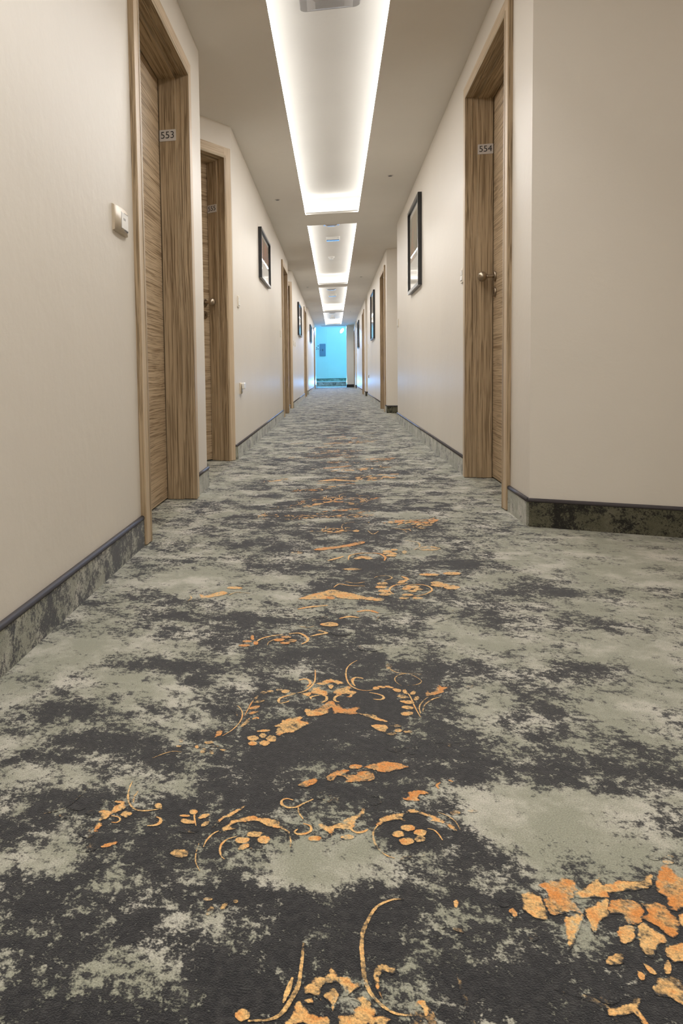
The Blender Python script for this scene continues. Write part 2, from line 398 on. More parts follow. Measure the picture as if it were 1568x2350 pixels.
# woven ornaments: (kind, ink, width in mm, points in 0.1 mm)
ORN = [
('p',0,0.0,[-393,14063,-300,14153,-258,14237,-163,14302,-120,14372,-67,14288,18,14283,82,14228,144,14158,112,14102,39,14119,-4,14062,-46,14134,-109,14151,-162,14119,-213,14034,-297,14024]),
('p',0,0.0,[-181,13962,-150,14043,-98,14050,-62,13993,-118,13835]),
('p',0,0.0,[-508,13670,-481,13797,-420,13880,-286,13949,-336,13841,-231,13780,-169,13739,-188,13590,-249,13535,-372,13590,-475,13601]),
('p',0,0.0,[-598,13609,-518,13669,-475,13601,-532,13473,-595,13513,-679,13574]),
('p',0,0.0,[-77,13702,-25,13857,79,13946,226,14041,265,13945,242,13818,384,13787,299,13655,215,13501,156,13540,218,13644,117,13655,-5,13591,-56,13632]),
('s',0,5.2,[76,13625,-6,13567,-56,13465,-36,13351,33,13314]),
('s',0,5.2,[-284,13248,-206,13351,-197,13494,-249,13558]),
('s',0,4.4,[-330,13548,-431,13501,-490,13431,-468,13363]),
('p',1,0.0,[-368,12989,-321,13062,-263,13137,-214,13212,-186,13308,-106,13341,-46,13303,-26,13237,72,13182,100,13052,247,13116,384,13156,381,13067,320,12972,356,12890,202,12848,11,12865,-85,12831,-95,13004,-125,13066,-163,12973,-152,12865,-277,12805,-352,12709,-449,12739,-567,12809,-573,12940,-474,12909]),
('p',0,0.0,[299,12904,471,12906,660,12888,692,12787,799,12718,879,12667,830,12620,739,12648,649,12698,504,12783]),
('p',0,0.0,[564,12483,640,12533,733,12546,823,12518,811,12339,751,12253,664,12299,596,12388]),
('p',2,0.0,[1064,12373,1043,12327,999,12299,952,12300,924,12331,927,12378,962,12418,1010,12432,1051,12415]),
('p',2,0.0,[1224,12356,1202,12319,1152,12294,1098,12293,1065,12316,1069,12353,1107,12387,1162,12401,1209,12389]),
('p',2,0.0,[956,12243,934,12206,885,12181,831,12180,798,12203,800,12239,838,12272,893,12286,939,12274]),
('p',2,0.0,[1072,12532,1045,12499,983,12475,914,12471,871,12489,873,12521,920,12551,990,12566,1050,12559]),
('s',0,3.2,[409,15336,269,15111,186,14841,170,14506,208,14192,287,13998,407,13889,550,13873,675,13924]),
('p',0,0.0,[788,14003,769,13946,726,13911,681,13915,653,13956,655,14015,688,14065,736,14082,775,14057]),
('s',0,5.9,[330,14054,292,14203,296,14361,362,14450,447,14445,499,14414]),
('s',0,4.5,[587,13789,706,13757,803,13697,837,13607,792,13521,693,13508,644,13520]),
('s',0,2.7,[1250,14024,1319,13694,1356,13286,1409,12905]),
('p',0,0.0,[1288,13663,1256,13622,1189,13611,1118,13635,1075,13682,1082,13731,1135,13759,1209,13752,1269,13714]),
('p',0,0.0,[1366,13448,1328,13403,1250,13391,1166,13418,1116,13471,1124,13526,1186,13557,1274,13549,1345,13506]),
('p',0,0.0,[1342,13224,1308,13180,1236,13167,1161,13192,1116,13242,1124,13295,1181,13326,1260,13320,1323,13279]),
('p',0,0.0,[1314,13038,1283,12976,1211,12927,1132,12914,1083,12942,1086,13000,1141,13059,1222,13093,1290,13084]),
('p',0,0.0,[1453,13946,1440,13881,1403,13819,1359,13788,1328,13802,1326,13855,1352,13922,1395,13973,1435,13982]),
('p',0,0.0,[1487,13710,1474,13648,1438,13588,1394,13557,1365,13571,1362,13622,1388,13687,1431,13736,1470,13745]),
('p',0,0.0,[1300,13826,1272,13792,1233,13809,1201,13868,1192,13944,1209,14000,1246,14009,1284,13968,1305,13895]),
('p',0,0.0,[903,14044,881,14016,833,14013,781,14035,750,14073,755,14109,793,14126,846,14116,890,14083]),
('p',0,0.0,[1059,14060,1033,14033,979,14031,920,14056,885,14095,890,14131,933,14147,993,14134,1043,14100]),
('p',0,0.0,[1190,13928,1161,13884,1106,13872,1049,13900,1017,13953,1025,14008,1070,14038,1130,14029,1177,13986]),
('s',2,2.1,[1202,14168,1113,14336,1106,14519,1205,14693,1383,14782,1637,14776]),
('s',2,3.0,[1002,15145,1053,14951,1171,14799,1361,14779]),
('s',2,1.9,[1383,14782,1515,14625,1597,14425,1476,14254,1266,14202]),
('p',2,0.0,[1105,15101,1081,15004,1033,14949,985,14960,958,15032,964,15133,1002,15215,1054,15239,1095,15193]),
('p',1,0.0,[1594,13778,1633,14025,1702,13936,1823,14099,1911,14311,1959,14216,2147,14266,1982,14095,1897,13913,1747,13822]),
('s',2,2.4,[1424,13034,1434,13297,1517,13534,1639,13736]),
('s',2,2.7,[1472,13126,1541,13401,1706,13652,1858,13765]),
('p',3,0.0,[2543,14343,2500,14245,2424,14186,2350,14193,2312,14263,2328,14365,2392,14450,2473,14478,2533,14435]),
('p',3,0.0,[1685,12045,1665,12026,1617,12011,1565,12007,1532,12015,1534,12033,1570,12051,1624,12061,1669,12059]),
('p',3,0.0,[1805,12008,1785,11952,1752,11919,1721,11925,1706,11966,1714,12023,1742,12071,1777,12086,1801,12061]),
('p',3,0.0,[1937,12098,1922,12061,1896,12039,1871,12042,1858,12069,1864,12107,1886,12138,1913,12149,1934,12133]),
('p',3,0.0,[2005,11686,1983,11633,1946,11602,1909,11606,1891,11644,1900,11698,1932,11744,1972,11759,2001,11736]),
('p',3,0.0,[1004,11736,972,11675,902,11635,825,11635,777,11674,781,11736,836,11791,916,11812,982,11791]),
('p',3,0.0,[1116,11823,1101,11784,1071,11760,1039,11763,1020,11790,1024,11829,1048,11863,1081,11874,1108,11858]),
('p',3,0.0,[1294,11865,1275,11836,1233,11816,1188,11815,1160,11833,1163,11861,1195,11887,1242,11898,1281,11890]),
('p',3,0.0,[1194,11658,1177,11615,1141,11589,1103,11591,1081,11621,1085,11665,1114,11702,1153,11716,1185,11698]),
('p',0,0.0,[-597,12959,-479,12952,-418,12873,-190,12947,-188,12795,-413,12701,-509,12688,-571,12809]),
('p',0,0.0,[-1082,12218,-970,12375,-886,12532,-735,12594,-547,12683,-617,12506,-463,12444,-587,12266,-744,12048,-869,11992,-972,11883,-1037,12008,-1029,12146,-959,12215]),
('p',0,0.0,[-1268,11778,-1287,11714,-1345,11674,-1417,11675,-1469,11718,-1476,11782,-1435,11838,-1365,11859,-1299,11835]),
('p',0,0.0,[-1155,11895,-1165,11838,-1201,11803,-1246,11807,-1279,11848,-1285,11908,-1260,11957,-1217,11974,-1175,11949]),
('p',0,0.0,[-982,11806,-997,11727,-1049,11679,-1112,11684,-1158,11740,-1165,11822,-1130,11891,-1068,11914,-1009,11880]),
('p',0,0.0,[-1085,11644,-1100,11582,-1146,11545,-1203,11548,-1245,11590,-1251,11652,-1219,11706,-1163,11725,-1110,11700]),
('p',0,0.0,[-1271,11607,-1286,11556,-1333,11524,-1390,11525,-1431,11559,-1437,11610,-1404,11654,-1348,11671,-1296,11652]),
('p',0,0.0,[-1104,12080,-1128,12040,-1198,12000,-1280,11979,-1337,11987,-1342,12020,-1292,12063,-1211,12095,-1136,12102]),
('s',0,3.6,[-435,14733,-426,14375,-441,14108,-547,13789,-686,13622,-869,13564]),
('p',0,0.0,[-875,13646,-891,13586,-937,13549,-992,13553,-1030,13595,-1034,13656,-1002,13709,-948,13727,-898,13702]),
('s',0,5.9,[-571,13886,-513,14047,-540,14200,-628,14253,-732,14186]),
('s',0,4.9,[-765,13563,-884,13475,-1020,13361,-1063,13238,-1024,13127,-907,13189,-880,13239]),
('s',0,2.4,[-1884,11776,-1748,12008,-1655,12324,-1653,12620,-1719,12831,-1780,12912]),
('p',1,0.0,[-2048,11640,-1993,11761,-2017,11912,-1932,11971,-1894,11910,-1923,11790,-2000,11684]),
('p',0,0.0,[-1644,12082,-1593,12291,-1551,12421,-1498,12470,-1494,12345,-1527,12218]),
('s',0,4.9,[-1456,12434,-1386,12506,-1351,12456]),
('p',1,0.0,[-1566,12807,-1492,12951,-1365,12990,-1386,12897,-1497,12816]),
('p',1,0.0,[-1556,12633,-1488,12729,-1373,12766,-1422,12672,-1513,12604]),
('s',1,2.4,[-1604,12540,-1581,12760,-1531,13129,-1475,13373]),
('s',3,2.8,[-1891,12763,-1775,12647,-1721,12461]),
('p',2,0.0,[-1296,13542,-1309,13497,-1347,13469,-1395,13471,-1429,13501,-1433,13547,-1406,13586,-1360,13600,-1316,13583]),
('p',2,0.0,[-1176,13607,-1190,13569,-1229,13544,-1276,13545,-1309,13570,-1313,13608,-1285,13642,-1238,13655,-1195,13641]),
('p',2,0.0,[-1016,13702,-1030,13664,-1069,13639,-1117,13639,-1150,13665,-1153,13704,-1124,13738,-1078,13751,-1035,13737]),
('p',2,0.0,[-1304,13204,-1323,13157,-1383,13105,-1456,13071,-1507,13072,-1514,13107,-1472,13160,-1401,13206,-1335,13224]),
('p',2,0.0,[-1443,13385,-1442,13336,-1461,13260,-1491,13192,-1518,13163,-1530,13187,-1521,13252,-1495,13330,-1464,13382]),
('p',2,0.0,[-1986,11537,-1999,11503,-2044,11479,-2099,11478,-2139,11499,-2145,11533,-2114,11564,-2060,11577,-2010,11567]),
('p',2,0.0,[-1877,11425,-1891,11396,-1936,11376,-1990,11373,-2029,11390,-2033,11417,-2002,11444,-1949,11456,-1899,11448]),
('p',2,0.0,[-2202,11362,-2202,11319,-2220,11294,-2245,11299,-2267,11330,-2275,11374,-2266,11410,-2243,11422,-2218,11402]),
('p',2,0.0,[-2059,11257,-2064,11204,-2094,11173,-2136,11177,-2169,11214,-2179,11268,-2160,11314,-2122,11329,-2082,11306]),
('p',2,0.0,[-1929,11240,-1931,11188,-1952,11158,-1982,11163,-2008,11202,-2017,11255,-2005,11300,-1977,11313,-1947,11289]),
('p',2,0.0,[-1747,11325,-1758,11303,-1791,11287,-1831,11285,-1860,11298,-1863,11320,-1840,11341,-1800,11350,-1764,11344]),
('p',2,0.0,[-2487,11523,-2488,11485,-2508,11462,-2537,11465,-2561,11493,-2569,11533,-2558,11566,-2532,11576,-2504,11560]),
('p',2,0.0,[-2476,11342,-2483,11319,-2511,11304,-2545,11303,-2570,11317,-2575,11339,-2557,11359,-2524,11368,-2492,11361]),
('s',2,2.2,[-2866,10919,-2738,11057,-2599,11164,-2454,11167]),
('p',1,0.0,[375,11116,483,11199,592,11283,734,11338,854,11303,1006,11273,1043,11210,941,11112,818,11062,693,10978,611,11016,510,11051]),
('p',1,0.0,[-179,10757,-95,10900,26,10966,147,11000,163,10936,77,10858,179,10873,247,10866,267,10967,405,11003,516,10986,530,10778,428,10732,259,10677,108,10640,84,10795,-26,10795,-69,10662,-161,10648]),
('p',1,0.0,[361,11114,334,11066,270,11033,199,11031,152,11061,153,11109,201,11152,274,11171,337,11156]),
('p',1,0.0,[-480,10540,-415,10612,-306,10675,-303,10565,-410,10473,-476,10448,-576,10433]),
('p',3,0.0,[-303,10174,-241,10390,-159,10402,-44,10358,38,10340,4,10161,-108,10087,-221,10157]),
('s',2,2.7,[675,9009,567,9060,476,9195,435,9379,459,9556,534,9694]),
('p',0,0.0,[480,9686,557,9828,670,9924,875,9994,928,10070,1023,10098,1125,10044,1226,10005,1323,9939,1430,9851,1512,9710,1474,9655,1393,9794,1282,9855,1144,9822,1228,9899,1103,9987,999,10012,902,9958,841,9869,872,9795,754,9830,628,9759,532,9668]),
('s',0,2.4,[1142,9681,1227,9656,1273,9564,1302,9459]),
('s',2,2.1,[1326,10073,1438,10009,1525,9890,1557,9717]),
('p',0,0.0,[994,9672,966,9620,906,9585,842,9585,803,9618,807,9670,854,9717,921,9736,976,9718]),
('p',0,0.0,[838,9517,815,9466,766,9434,713,9435,681,9469,685,9520,723,9564,778,9581,823,9562]),
('p',0,0.0,[1134,9593,1107,9538,1050,9502,990,9503,954,9539,960,9594,1005,9643,1068,9662,1119,9642]),
('p',0,0.0,[949,9383,920,9326,857,9289,791,9289,750,9326,755,9383,803,9433,873,9454,931,9433]),
('p',0,0.0,[1096,9453,1073,9407,1026,9377,977,9378,947,9408,952,9454,989,9495,1041,9510,1083,9494]),
('p',3,0.0,[888,9098,874,9058,830,9009,778,8975,740,8971,735,8999,765,9047,817,9091,866,9112]),
('p',3,0.0,[1054,9126,1033,9094,993,9081,954,9093,933,9124,941,9161,973,9185,1016,9185,1048,9162]),
('p',1,0.0,[969,10504,1054,10561,1170,10593,1263,10561,1272,10503,1191,10491,1125,10467,1099,10376,1123,10308,980,10287,874,10344,957,10385]),
('s',1,3.7,[1419,10658,1399,10747,1459,10832]),
('s',1,3.6,[1584,10913,1644,10874]),
('s',3,1.9,[433,10123,512,10135,596,10217]),
('p',3,0.0,[589,10361,569,10336,520,10318,465,10314,430,10326,432,10350,468,10373,524,10385,571,10380]),
('p',0,0.0,[-265,9551,-213,9610,-120,9547,1,9616,79,9731,204,9829,283,9895,318,10009,358,10015,328,9847,247,9730,229,9623,166,9513,61,9497,-45,9507,-75,9353,-135,9418,-241,9453]),
('s',0,3.9,[168,9614,166,9513,239,9461,330,9499,377,9556]),
('p',0,0.0,[202,9357,179,9318,125,9291,64,9289,25,9312,25,9350,66,9386,127,9402,181,9390]),
('p',0,0.0,[-213,9272,-233,9229,-286,9201,-348,9199,-389,9225,-390,9267,-351,9305,-289,9321,-235,9308]),
('p',2,0.0,[1625,10103,1603,10064,1560,10039,1514,10039,1488,10064,1494,10103,1529,10138,1577,10152,1615,10138]),
('p',2,0.0,[1864,10179,1844,10152,1800,10133,1755,10130,1728,10146,1732,10172,1766,10197,1814,10208,1853,10201]),
('s',0,2.3,[-1695,8878,-1676,9017,-1613,9167,-1551,9235]),
('s',2,1.9,[-1655,8416,-1717,8530,-1746,8609,-1766,8757,-1763,8936]),
('p',0,0.0,[-1665,9255,-1623,9408,-1541,9571,-1436,9690,-1301,9842,-1267,9820,-1396,9618,-1504,9526,-1575,9390,-1634,9296]),
('p',0,0.0,[-1536,9238,-1483,9379,-1408,9489,-1296,9556,-1183,9623,-1073,9652,-1059,9591,-971,9616,-818,9575,-753,9486,-657,9355,-606,9221,-635,9240,-716,9370,-806,9417,-955,9432,-1052,9516,-1169,9499,-1314,9453,-1418,9340,-1324,9305,-1435,9252,-1516,9205]),
('s',2,2.0,[-631,9288,-604,9153,-606,9039]),
('s',0,2.9,[-1304,9153,-1410,9079,-1468,8979,-1479,8866,-1446,8739,-1395,8683]),
('p',0,0.0,[-972,9249,-994,9204,-1056,9173,-1130,9170,-1181,9196,-1186,9240,-1142,9281,-1069,9299,-1002,9287]),
('p',0,0.0,[-1120,9099,-1139,9049,-1197,9016,-1267,9014,-1317,9045,-1323,9095,-1283,9140,-1214,9159,-1150,9143]),
('p',0,0.0,[-859,9149,-875,9093,-926,9057,-987,9058,-1031,9095,-1037,9152,-1001,9202,-941,9221,-885,9200]),
('p',0,0.0,[-1122,9008,-1127,8962,-1163,8913,-1212,8882,-1253,8884,-1266,8918,-1244,8969,-1199,9012,-1150,9028]),
('p',3,0.0,[-902,8984,-924,8942,-986,8912,-1060,8908,-1111,8933,-1116,8974,-1071,9013,-998,9031,-931,9020]),
('p',0,0.0,[-1982,9507,-1996,9486,-2039,9470,-2091,9466,-2127,9476,-2131,9495,-2101,9515,-2051,9526,-2004,9523]),
('p',0,0.0,[-1885,9369,-1907,9332,-1970,9316,-2046,9330,-2099,9366,-2104,9408,-2058,9437,-1983,9438,-1915,9411]),
('p',0,0.0,[-1730,9580,-1735,9536,-1770,9485,-1820,9451,-1860,9449,-1873,9481,-1853,9532,-1808,9578,-1759,9597]),
('p',0,0.0,[-1702,9422,-1700,9379,-1725,9323,-1763,9281,-1798,9272,-1814,9300,-1803,9352,-1769,9404,-1730,9432]),
('p',3,0.0,[-1816,9220,-1837,9168,-1909,9131,-1998,9127,-2063,9158,-2074,9209,-2025,9258,-1938,9280,-1855,9265]),
('s',0,2.4,[-1952,9668,-1921,9465,-1867,9298]),
('p',0,0.0,[-1903,9609,-1909,9566,-1940,9539,-1981,9541,-2014,9571,-2022,9614,-2003,9652,-1964,9666,-1925,9649]),
('s',0,3.8,[-347,10143,-482,10014,-569,9921,-689,9891,-770,9946,-784,10039,-718,10103,-623,10076]),
('s',2,2.4,[-546,9925,-533,9795,-467,9652]),
('s',0,3.9,[-463,9553,-374,9517,-356,9423,-425,9341,-525,9315,-570,9356,-530,9421]),
('p',1,0.0,[-580,10465,-473,10599,-314,10698,-303,10594,-438,10530,-403,10446,-482,10421]),
('p',2,0.0,[-1397,7856,-1383,7821,-1390,7770,-1413,7725,-1442,7708,-1465,7726,-1469,7772,-1453,7823,-1425,7857]),
('p',2,0.0,[-1243,7942,-1236,7911,-1250,7868,-1276,7834,-1303,7824,-1319,7842,-1315,7881,-1294,7923,-1266,7947]),
('p',2,0.0,[-1426,7971,-1436,7950,-1468,7936,-1506,7933,-1533,7944,-1537,7964,-1515,7983,-1477,7992,-1442,7987]),
('p',2,0.0,[-1135,7979,-1139,7959,-1155,7947,-1174,7948,-1188,7961,-1191,7980,-1181,7997,-1162,8003,-1144,7996]),
('p',2,0.0,[-1839,8724,-1857,8666,-1924,8626,-2009,8624,-2072,8660,-2085,8718,-2040,8771,-1958,8794,-1879,8775]),
('p',0,0.0,[-3280,9409,-3209,9485,-3113,9486,-3079,9584,-3009,9622,-3138,9671,-3036,9713,-2951,9671,-2917,9581,-2949,9470,-3055,9402,-3063,9324,-3130,9238,-3159,9183,-3096,9130,-3143,9038,-3124,8980,-3179,8984,-3210,9101,-3190,9229,-3191,9331,-3253,9374]),
('p',0,0.0,[-2942,9393,-2895,9504,-2778,9456,-2814,9386,-2830,9332,-2901,9360]),
('s',0,3.0,[-3055,9351,-2957,9339,-2909,9283,-2936,9216,-3012,9210]),
('s',2,2.9,[-2999,10224,-2992,10017,-2946,9796,-2870,9642,-2761,9537,-2617,9532,-2501,9575,-2401,9616]),
('p',0,0.0,[-2409,9681,-2413,9637,-2444,9610,-2486,9612,-2521,9642,-2532,9687,-2514,9726,-2475,9739,-2433,9722]),
('s',2,3.0,[-2838,9701,-2867,9835,-2848,9980]),
('s',0,4.7,[-2517,9203,-2417,9230,-2357,9300,-2378,9386,-2439,9415]),
('p',3,0.0,[-3468,9501,-3476,9445,-3533,9407,-3611,9406,-3676,9441,-3697,9498,-3663,9548,-3590,9569,-3513,9550]),
('p',3,0.0,[-3615,9269,-3618,9227,-3655,9199,-3709,9199,-3755,9226,-3771,9269,-3750,9306,-3701,9321,-3647,9307]),
('p',3,0.0,[-3299,9393,-3304,9358,-3339,9334,-3387,9334,-3426,9356,-3438,9391,-3417,9423,-3373,9436,-3327,9424]),
('p',3,0.0,[-3346,9206,-3341,9133,-3377,9088,-3438,9093,-3495,9145,-3522,9220,-3506,9285,-3454,9306,-3390,9275]),
('p',3,0.0,[-3161,8939,-3164,8877,-3211,8838,-3280,8839,-3339,8880,-3362,8942,-3335,8997,-3273,9018,-3203,8995]),
('p',3,0.0,[-3040,8679,-3052,8611,-3124,8565,-3223,8563,-3304,8604,-3328,8672,-3284,8733,-3191,8760,-3094,8738]),
('p',3,0.0,[-3212,9674,-3213,9623,-3246,9592,-3296,9594,-3340,9629,-3357,9680,-3339,9725,-3294,9741,-3244,9721]),
('p',1,0.0,[-2798,8809,-2810,8770,-2863,8719,-2933,8681,-2986,8672,-2999,8698,-2965,8745,-2900,8793,-2834,8819]),
('s',3,2.4,[-4000,9265,-3841,9354,-3729,9490,-3642,9752,-3606,10138]),
('p',0,0.0,[-354,6876,-312,6936,-256,6999,-235,7058,-169,7050,-126,7103,-74,7196,-23,7119,21,7070,80,7107,122,7049,202,7053,192,6979,120,6932,40,6841,48,6921,-1,6994,-81,6999,-153,6961,-174,6886,-172,6773,-251,6821,-323,6828]),
('p',0,0.0,[-159,6818,-138,6883,-74,6928,-24,6901,-10,6842,-38,6786,-69,6663,-108,6757]),
('p',0,0.0,[-452,6570,-431,6690,-363,6752,-279,6782,-249,6735,-333,6705,-316,6641,-246,6610,-135,6603,-100,6534,-133,6444,-239,6365,-348,6394,-296,6450,-352,6504,-458,6424,-528,6445]),
('p',0,0.0,[110,6835,160,6868,245,6873,298,6804,314,6723,291,6670,374,6700,446,6662,379,6556,260,6585,176,6493,81,6416,-12,6463,-32,6545,-25,6604,17,6652,127,6661,115,6725,200,6789,159,6834]),
('p',1,0.0,[-289,6252,-184,6313,-132,6367,-66,6408,1,6388,53,6351,170,6325,233,6276,103,6241,-26,6264,-105,6251,-234,6187,-365,6181]),
('s',2,4.4,[720,8301,568,8253,411,8122,303,7898,240,7691,224,7479,231,7244,245,7059,303,6908,407,6788,526,6732,689,6741]),
('p',0,0.0,[711,6886,764,6928,814,6885,806,6768,770,6746,759,6826]),
('p',0,0.0,[399,6880,348,6968,320,7107,341,7242,411,7310,498,7285,554,7256,506,7192,435,7218,385,7118,378,6990]),
('s',2,4.2,[-378,7469,-379,7306,-391,7053,-412,6885,-475,6717,-537,6581,-642,6491,-846,6442]),
('p',0,0.0,[-832,6510,-844,6462,-882,6432,-930,6433,-965,6465,-971,6513,-945,6555,-899,6571,-854,6553]),
('s',0,4.6,[-462,7004,-498,6853,-537,6690]),
('p',3,0.0,[1148,7994,1125,7933,1084,7897,1044,7901,1023,7944,1031,8006,1065,8059,1109,8077,1142,8051]),
('p',3,0.0,[1045,7857,1031,7799,1008,7767,988,7774,980,7818,988,7878,1008,7928,1031,7942,1046,7914]),
('p',0,0.0,[2038,8599,2134,8627,2260,8564,2244,8403,2233,8199,2099,8203,2018,8292,2020,8448]),
('p',1,0.0,[2273,8769,2485,8887,2678,8930,2704,8834,2706,8723,2590,8570,2611,8353,2516,8377,2320,8283,2249,8336,2272,8522,2338,8640]),
('p',0,0.0,[2622,8687,2805,8826,2984,8995,3043,9121,3001,8883,3238,9004,3410,8987,3543,9108,3650,9153,3549,8938,3416,8862,3239,8808,3045,8751,2980,8660,2834,8638,2666,8599]),
('p',1,0.0,[3628,9037,3795,9327,3910,9344,3909,9166,3967,9146,4063,9074,3922,8674,3735,8594,3586,8546,3604,8758,3569,8888]),
('p',0,0.0,[2673,8433,2779,8501,2878,8595,2987,8665,2887,8364,2764,8247,2673,8065,2651,8254]),
('p',0,0.0,[2397,8250,2615,8358,2593,8230,2487,8046,2393,7892,2308,7767,2339,7930,2379,8124]),
('p',1,0.0,[2945,8551,3091,8679,3253,8650,3299,8501,3194,8311,3094,8259,3021,8284,3032,8410,2926,8394]),
('p',1,0.0,[3290,8640,3387,8628,3554,8667,3589,8505,3594,8357,3465,8124,3367,8156,3342,8294,3225,8374,3335,8491]),
('p',0,0.0,[2939,8218,3103,8243,3047,8046,2920,7959,2870,7996]),
('p',0,0.0,[3143,8261,3256,8302,3327,8193,3363,8082,3276,8024,3189,7921,3127,7802,3056,7856,3059,7990]),
('p',0,0.0,[3282,7975,3401,8038,3508,8078,3684,8082,3597,7849,3399,7818,3279,7779]),
('p',0,0.0,[3187,7729,3254,7803,3240,7675,3182,7604,3151,7620]),
('p',0,0.0,[2436,7095,2593,7138,2728,7234,2804,7265,2738,7124,2755,7002,2757,6864,2700,6822,2699,6965,2671,7078,2553,7023,2440,7023]),
('p',0,0.0,[2991,7722,3063,7670,3076,7589,3005,7599]),
('p',0,0.0,[2901,7614,2957,7561,2917,7494,2877,7508]),
('p',0,0.0,[3631,8493,3794,8568,3784,8392,3625,8248,3593,8363]),
('p',2,0.0,[2971,7404,3049,7538,3190,7596,3281,7539,3423,7474,3307,7239,3159,7248,3078,7318,2949,7315]),
('p',2,0.0,[2624,7655,2686,7760,2831,7821,2831,7744,2746,7655]),
('p',1,0.0,[1838,8265,1899,8331,1933,8246,1881,8182]),
('p',2,0.0,[4008,9476,3964,9409,3905,9368,3858,9372,3845,9419,3872,9488,3928,9546,3985,9566,4017,9538]),
('p',3,0.0,[3898,9542,3852,9474,3787,9432,3733,9435,3714,9482,3741,9552,3801,9612,3865,9633,3904,9605]),
('p',3,0.0,[2061,7922,2039,7880,2004,7855,1972,7857,1957,7886,1967,7928,1998,7964,2034,7976,2059,7960]),
('p',0,0.0,[1320,8312,1306,8267,1283,8241,1262,8246,1253,8279,1260,8326,1280,8365,1304,8376,1319,8355]),
('s',3,5.3,[1197,7915,1255,7902,1311,7879]),
('s',3,4.4,[1146,7296,1159,7121,1177,6905,1181,6777]),
('p',3,0.0,[1896,8423,1867,8367,1819,8333,1773,8335,1750,8373,1762,8430,1803,8479,1854,8497,1891,8474]),
('p',3,0.0,[2628,7248,2585,7192,2513,7155,2445,7153,2412,7188,2430,7244,2492,7294,2568,7315,2621,7297]),
('p',0,0.0,[-1010,19372,-694,19841,-335,20150,-127,20355,135,20200,443,20054,789,19741,832,19576,480,19503,79,19578,-74,19733,-225,19459,-578,19386]),
('p',1,0.0,[-276,19538,-125,19815,-23,19566,-124,19436]),
('s',0,5.4,[-74,20548,88,20909,354,20783,780,20790]),
('s',0,9.8,[-969,18530,-659,18754,-220,18931]),
('s',3,9.4,[-815,17755,-538,17888,-213,18042]),
('s',1,11.4,[500,18497,790,18637,1017,18450]),
('s',0,9.3,[67,17930,302,18102,533,18056]),
('p',0,0.0,[66,17508,12,17400,-122,17331,-275,17332,-377,17402,-379,17510,-279,17605,-123,17643,13,17604]),
('p',0,0.0,[1650,21151,1779,21421,1929,21597,1803,22039,2003,21809,2063,21591,1864,21174]),
('p',0,0.0,[1452,21092,1403,20987,1294,20922,1174,20928,1100,21001,1106,21109,1190,21201,1314,21232,1417,21189]),
('p',0,0.0,[1402,20743,1354,20641,1246,20578,1129,20583,1055,20654,1061,20758,1143,20847,1265,20878,1367,20837]),
('p',0,0.0,[1454,20379,1406,20280,1301,20219,1185,20224,1113,20292,1119,20393,1200,20479,1320,20509,1420,20469]),
('p',0,0.0,[1458,20093,1412,19997,1307,19938,1193,19942,1123,20008,1128,20106,1209,20190,1326,20220,1425,20181]),
('p',0,0.0,[1052,19634,1007,19529,905,19465,793,19471,723,19544,727,19651,805,19743,920,19774,1018,19731]),
('p',0,0.0,[1248,19588,1203,19496,1102,19439,990,19443,920,19505,925,19599,1003,19679,1117,19708,1214,19672]),
('s',0,6.3,[1515,20082,1413,20429,1579,20913,1968,21146]),
('s',0,5.7,[1758,20558,1949,20952,2277,21082,2518,20918,2550,20551,2328,20170,2006,19961]),
('s',2,5.0,[1089,21653,1209,21831,1489,21902,1582,21663,1345,21376]),
('s',2,4.9,[253,21163,521,21033,795,21180]),
('p',0,0.0,[2289,20837,2226,20734,2090,20668,1942,20670,1852,20739,1861,20843,1967,20934,2120,20969,2248,20930]),
('p',0,0.0,[2021,20641,1983,20555,1904,20504,1819,20510,1769,20570,1776,20658,1839,20732,1927,20757,1999,20721]),
('p',0,0.0,[2327,20619,2288,20533,2208,20482,2124,20488,2075,20548,2084,20636,2147,20709,2235,20734,2306,20698]),
('p',0,0.0,[2173,20456,2132,20385,2044,20340,1948,20342,1890,20390,1897,20462,1966,20524,2065,20548,2147,20521]),
('p',0,0.0,[2025,20085,1982,20016,1884,19971,1779,19971,1714,20016,1720,20086,1795,20147,1903,20171,1995,20146]),
('p',0,0.0,[2244,19816,2201,19749,2105,19705,2001,19705,1938,19749,1944,19816,2019,19876,2126,19900,2215,19876]),
('p',0,0.0,[1878,19776,1840,19709,1754,19666,1661,19668,1604,19712,1610,19780,1676,19838,1772,19861,1852,19836]),
('p',0,0.0,[3115,21113,3035,20979,2870,20895,2695,20900,2592,20991,2609,21128,2740,21246,2924,21289,3072,21236]),
('p',0,0.0,[3352,20913,3279,20768,3138,20681,2994,20691,2913,20793,2934,20942,3048,21067,3202,21110,3323,21048]),
('p',0,0.0,[2976,22179,2892,22078,2703,22009,2497,22005,2369,22068,2380,22169,2526,22260,2738,22299,2916,22267]),
('p',0,0.0,[3628,22372,3545,22255,3372,22179,3188,22180,3078,22258,3094,22377,3231,22481,3424,22521,3581,22478]),
('p',0,0.0,[2954,21327,2901,21236,2789,21178,2671,21182,2602,21244,2613,21338,2701,21418,2824,21447,2924,21411]),
('p',0,0.0,[-3720,19602,-3497,19411,-3322,19645,-3089,19889,-2920,19653,-3265,19296,-3559,19160]),
('s',2,5.3,[-2873,19515,-2699,19803,-2318,19754]),
('p',0,0.0,[-2578,20243,-2621,20155,-2751,20097,-2908,20095,-3018,20151,-3031,20240,-2939,20319,-2785,20351,-2642,20321]),
('s',2,4.6,[-3877,18885,-3833,19147,-3925,19400]),
('p',1,0.0,[-1007,16515,-1034,16457,-1107,16419,-1192,16419,-1251,16456,-1255,16515,-1202,16567,-1117,16587,-1040,16567]),
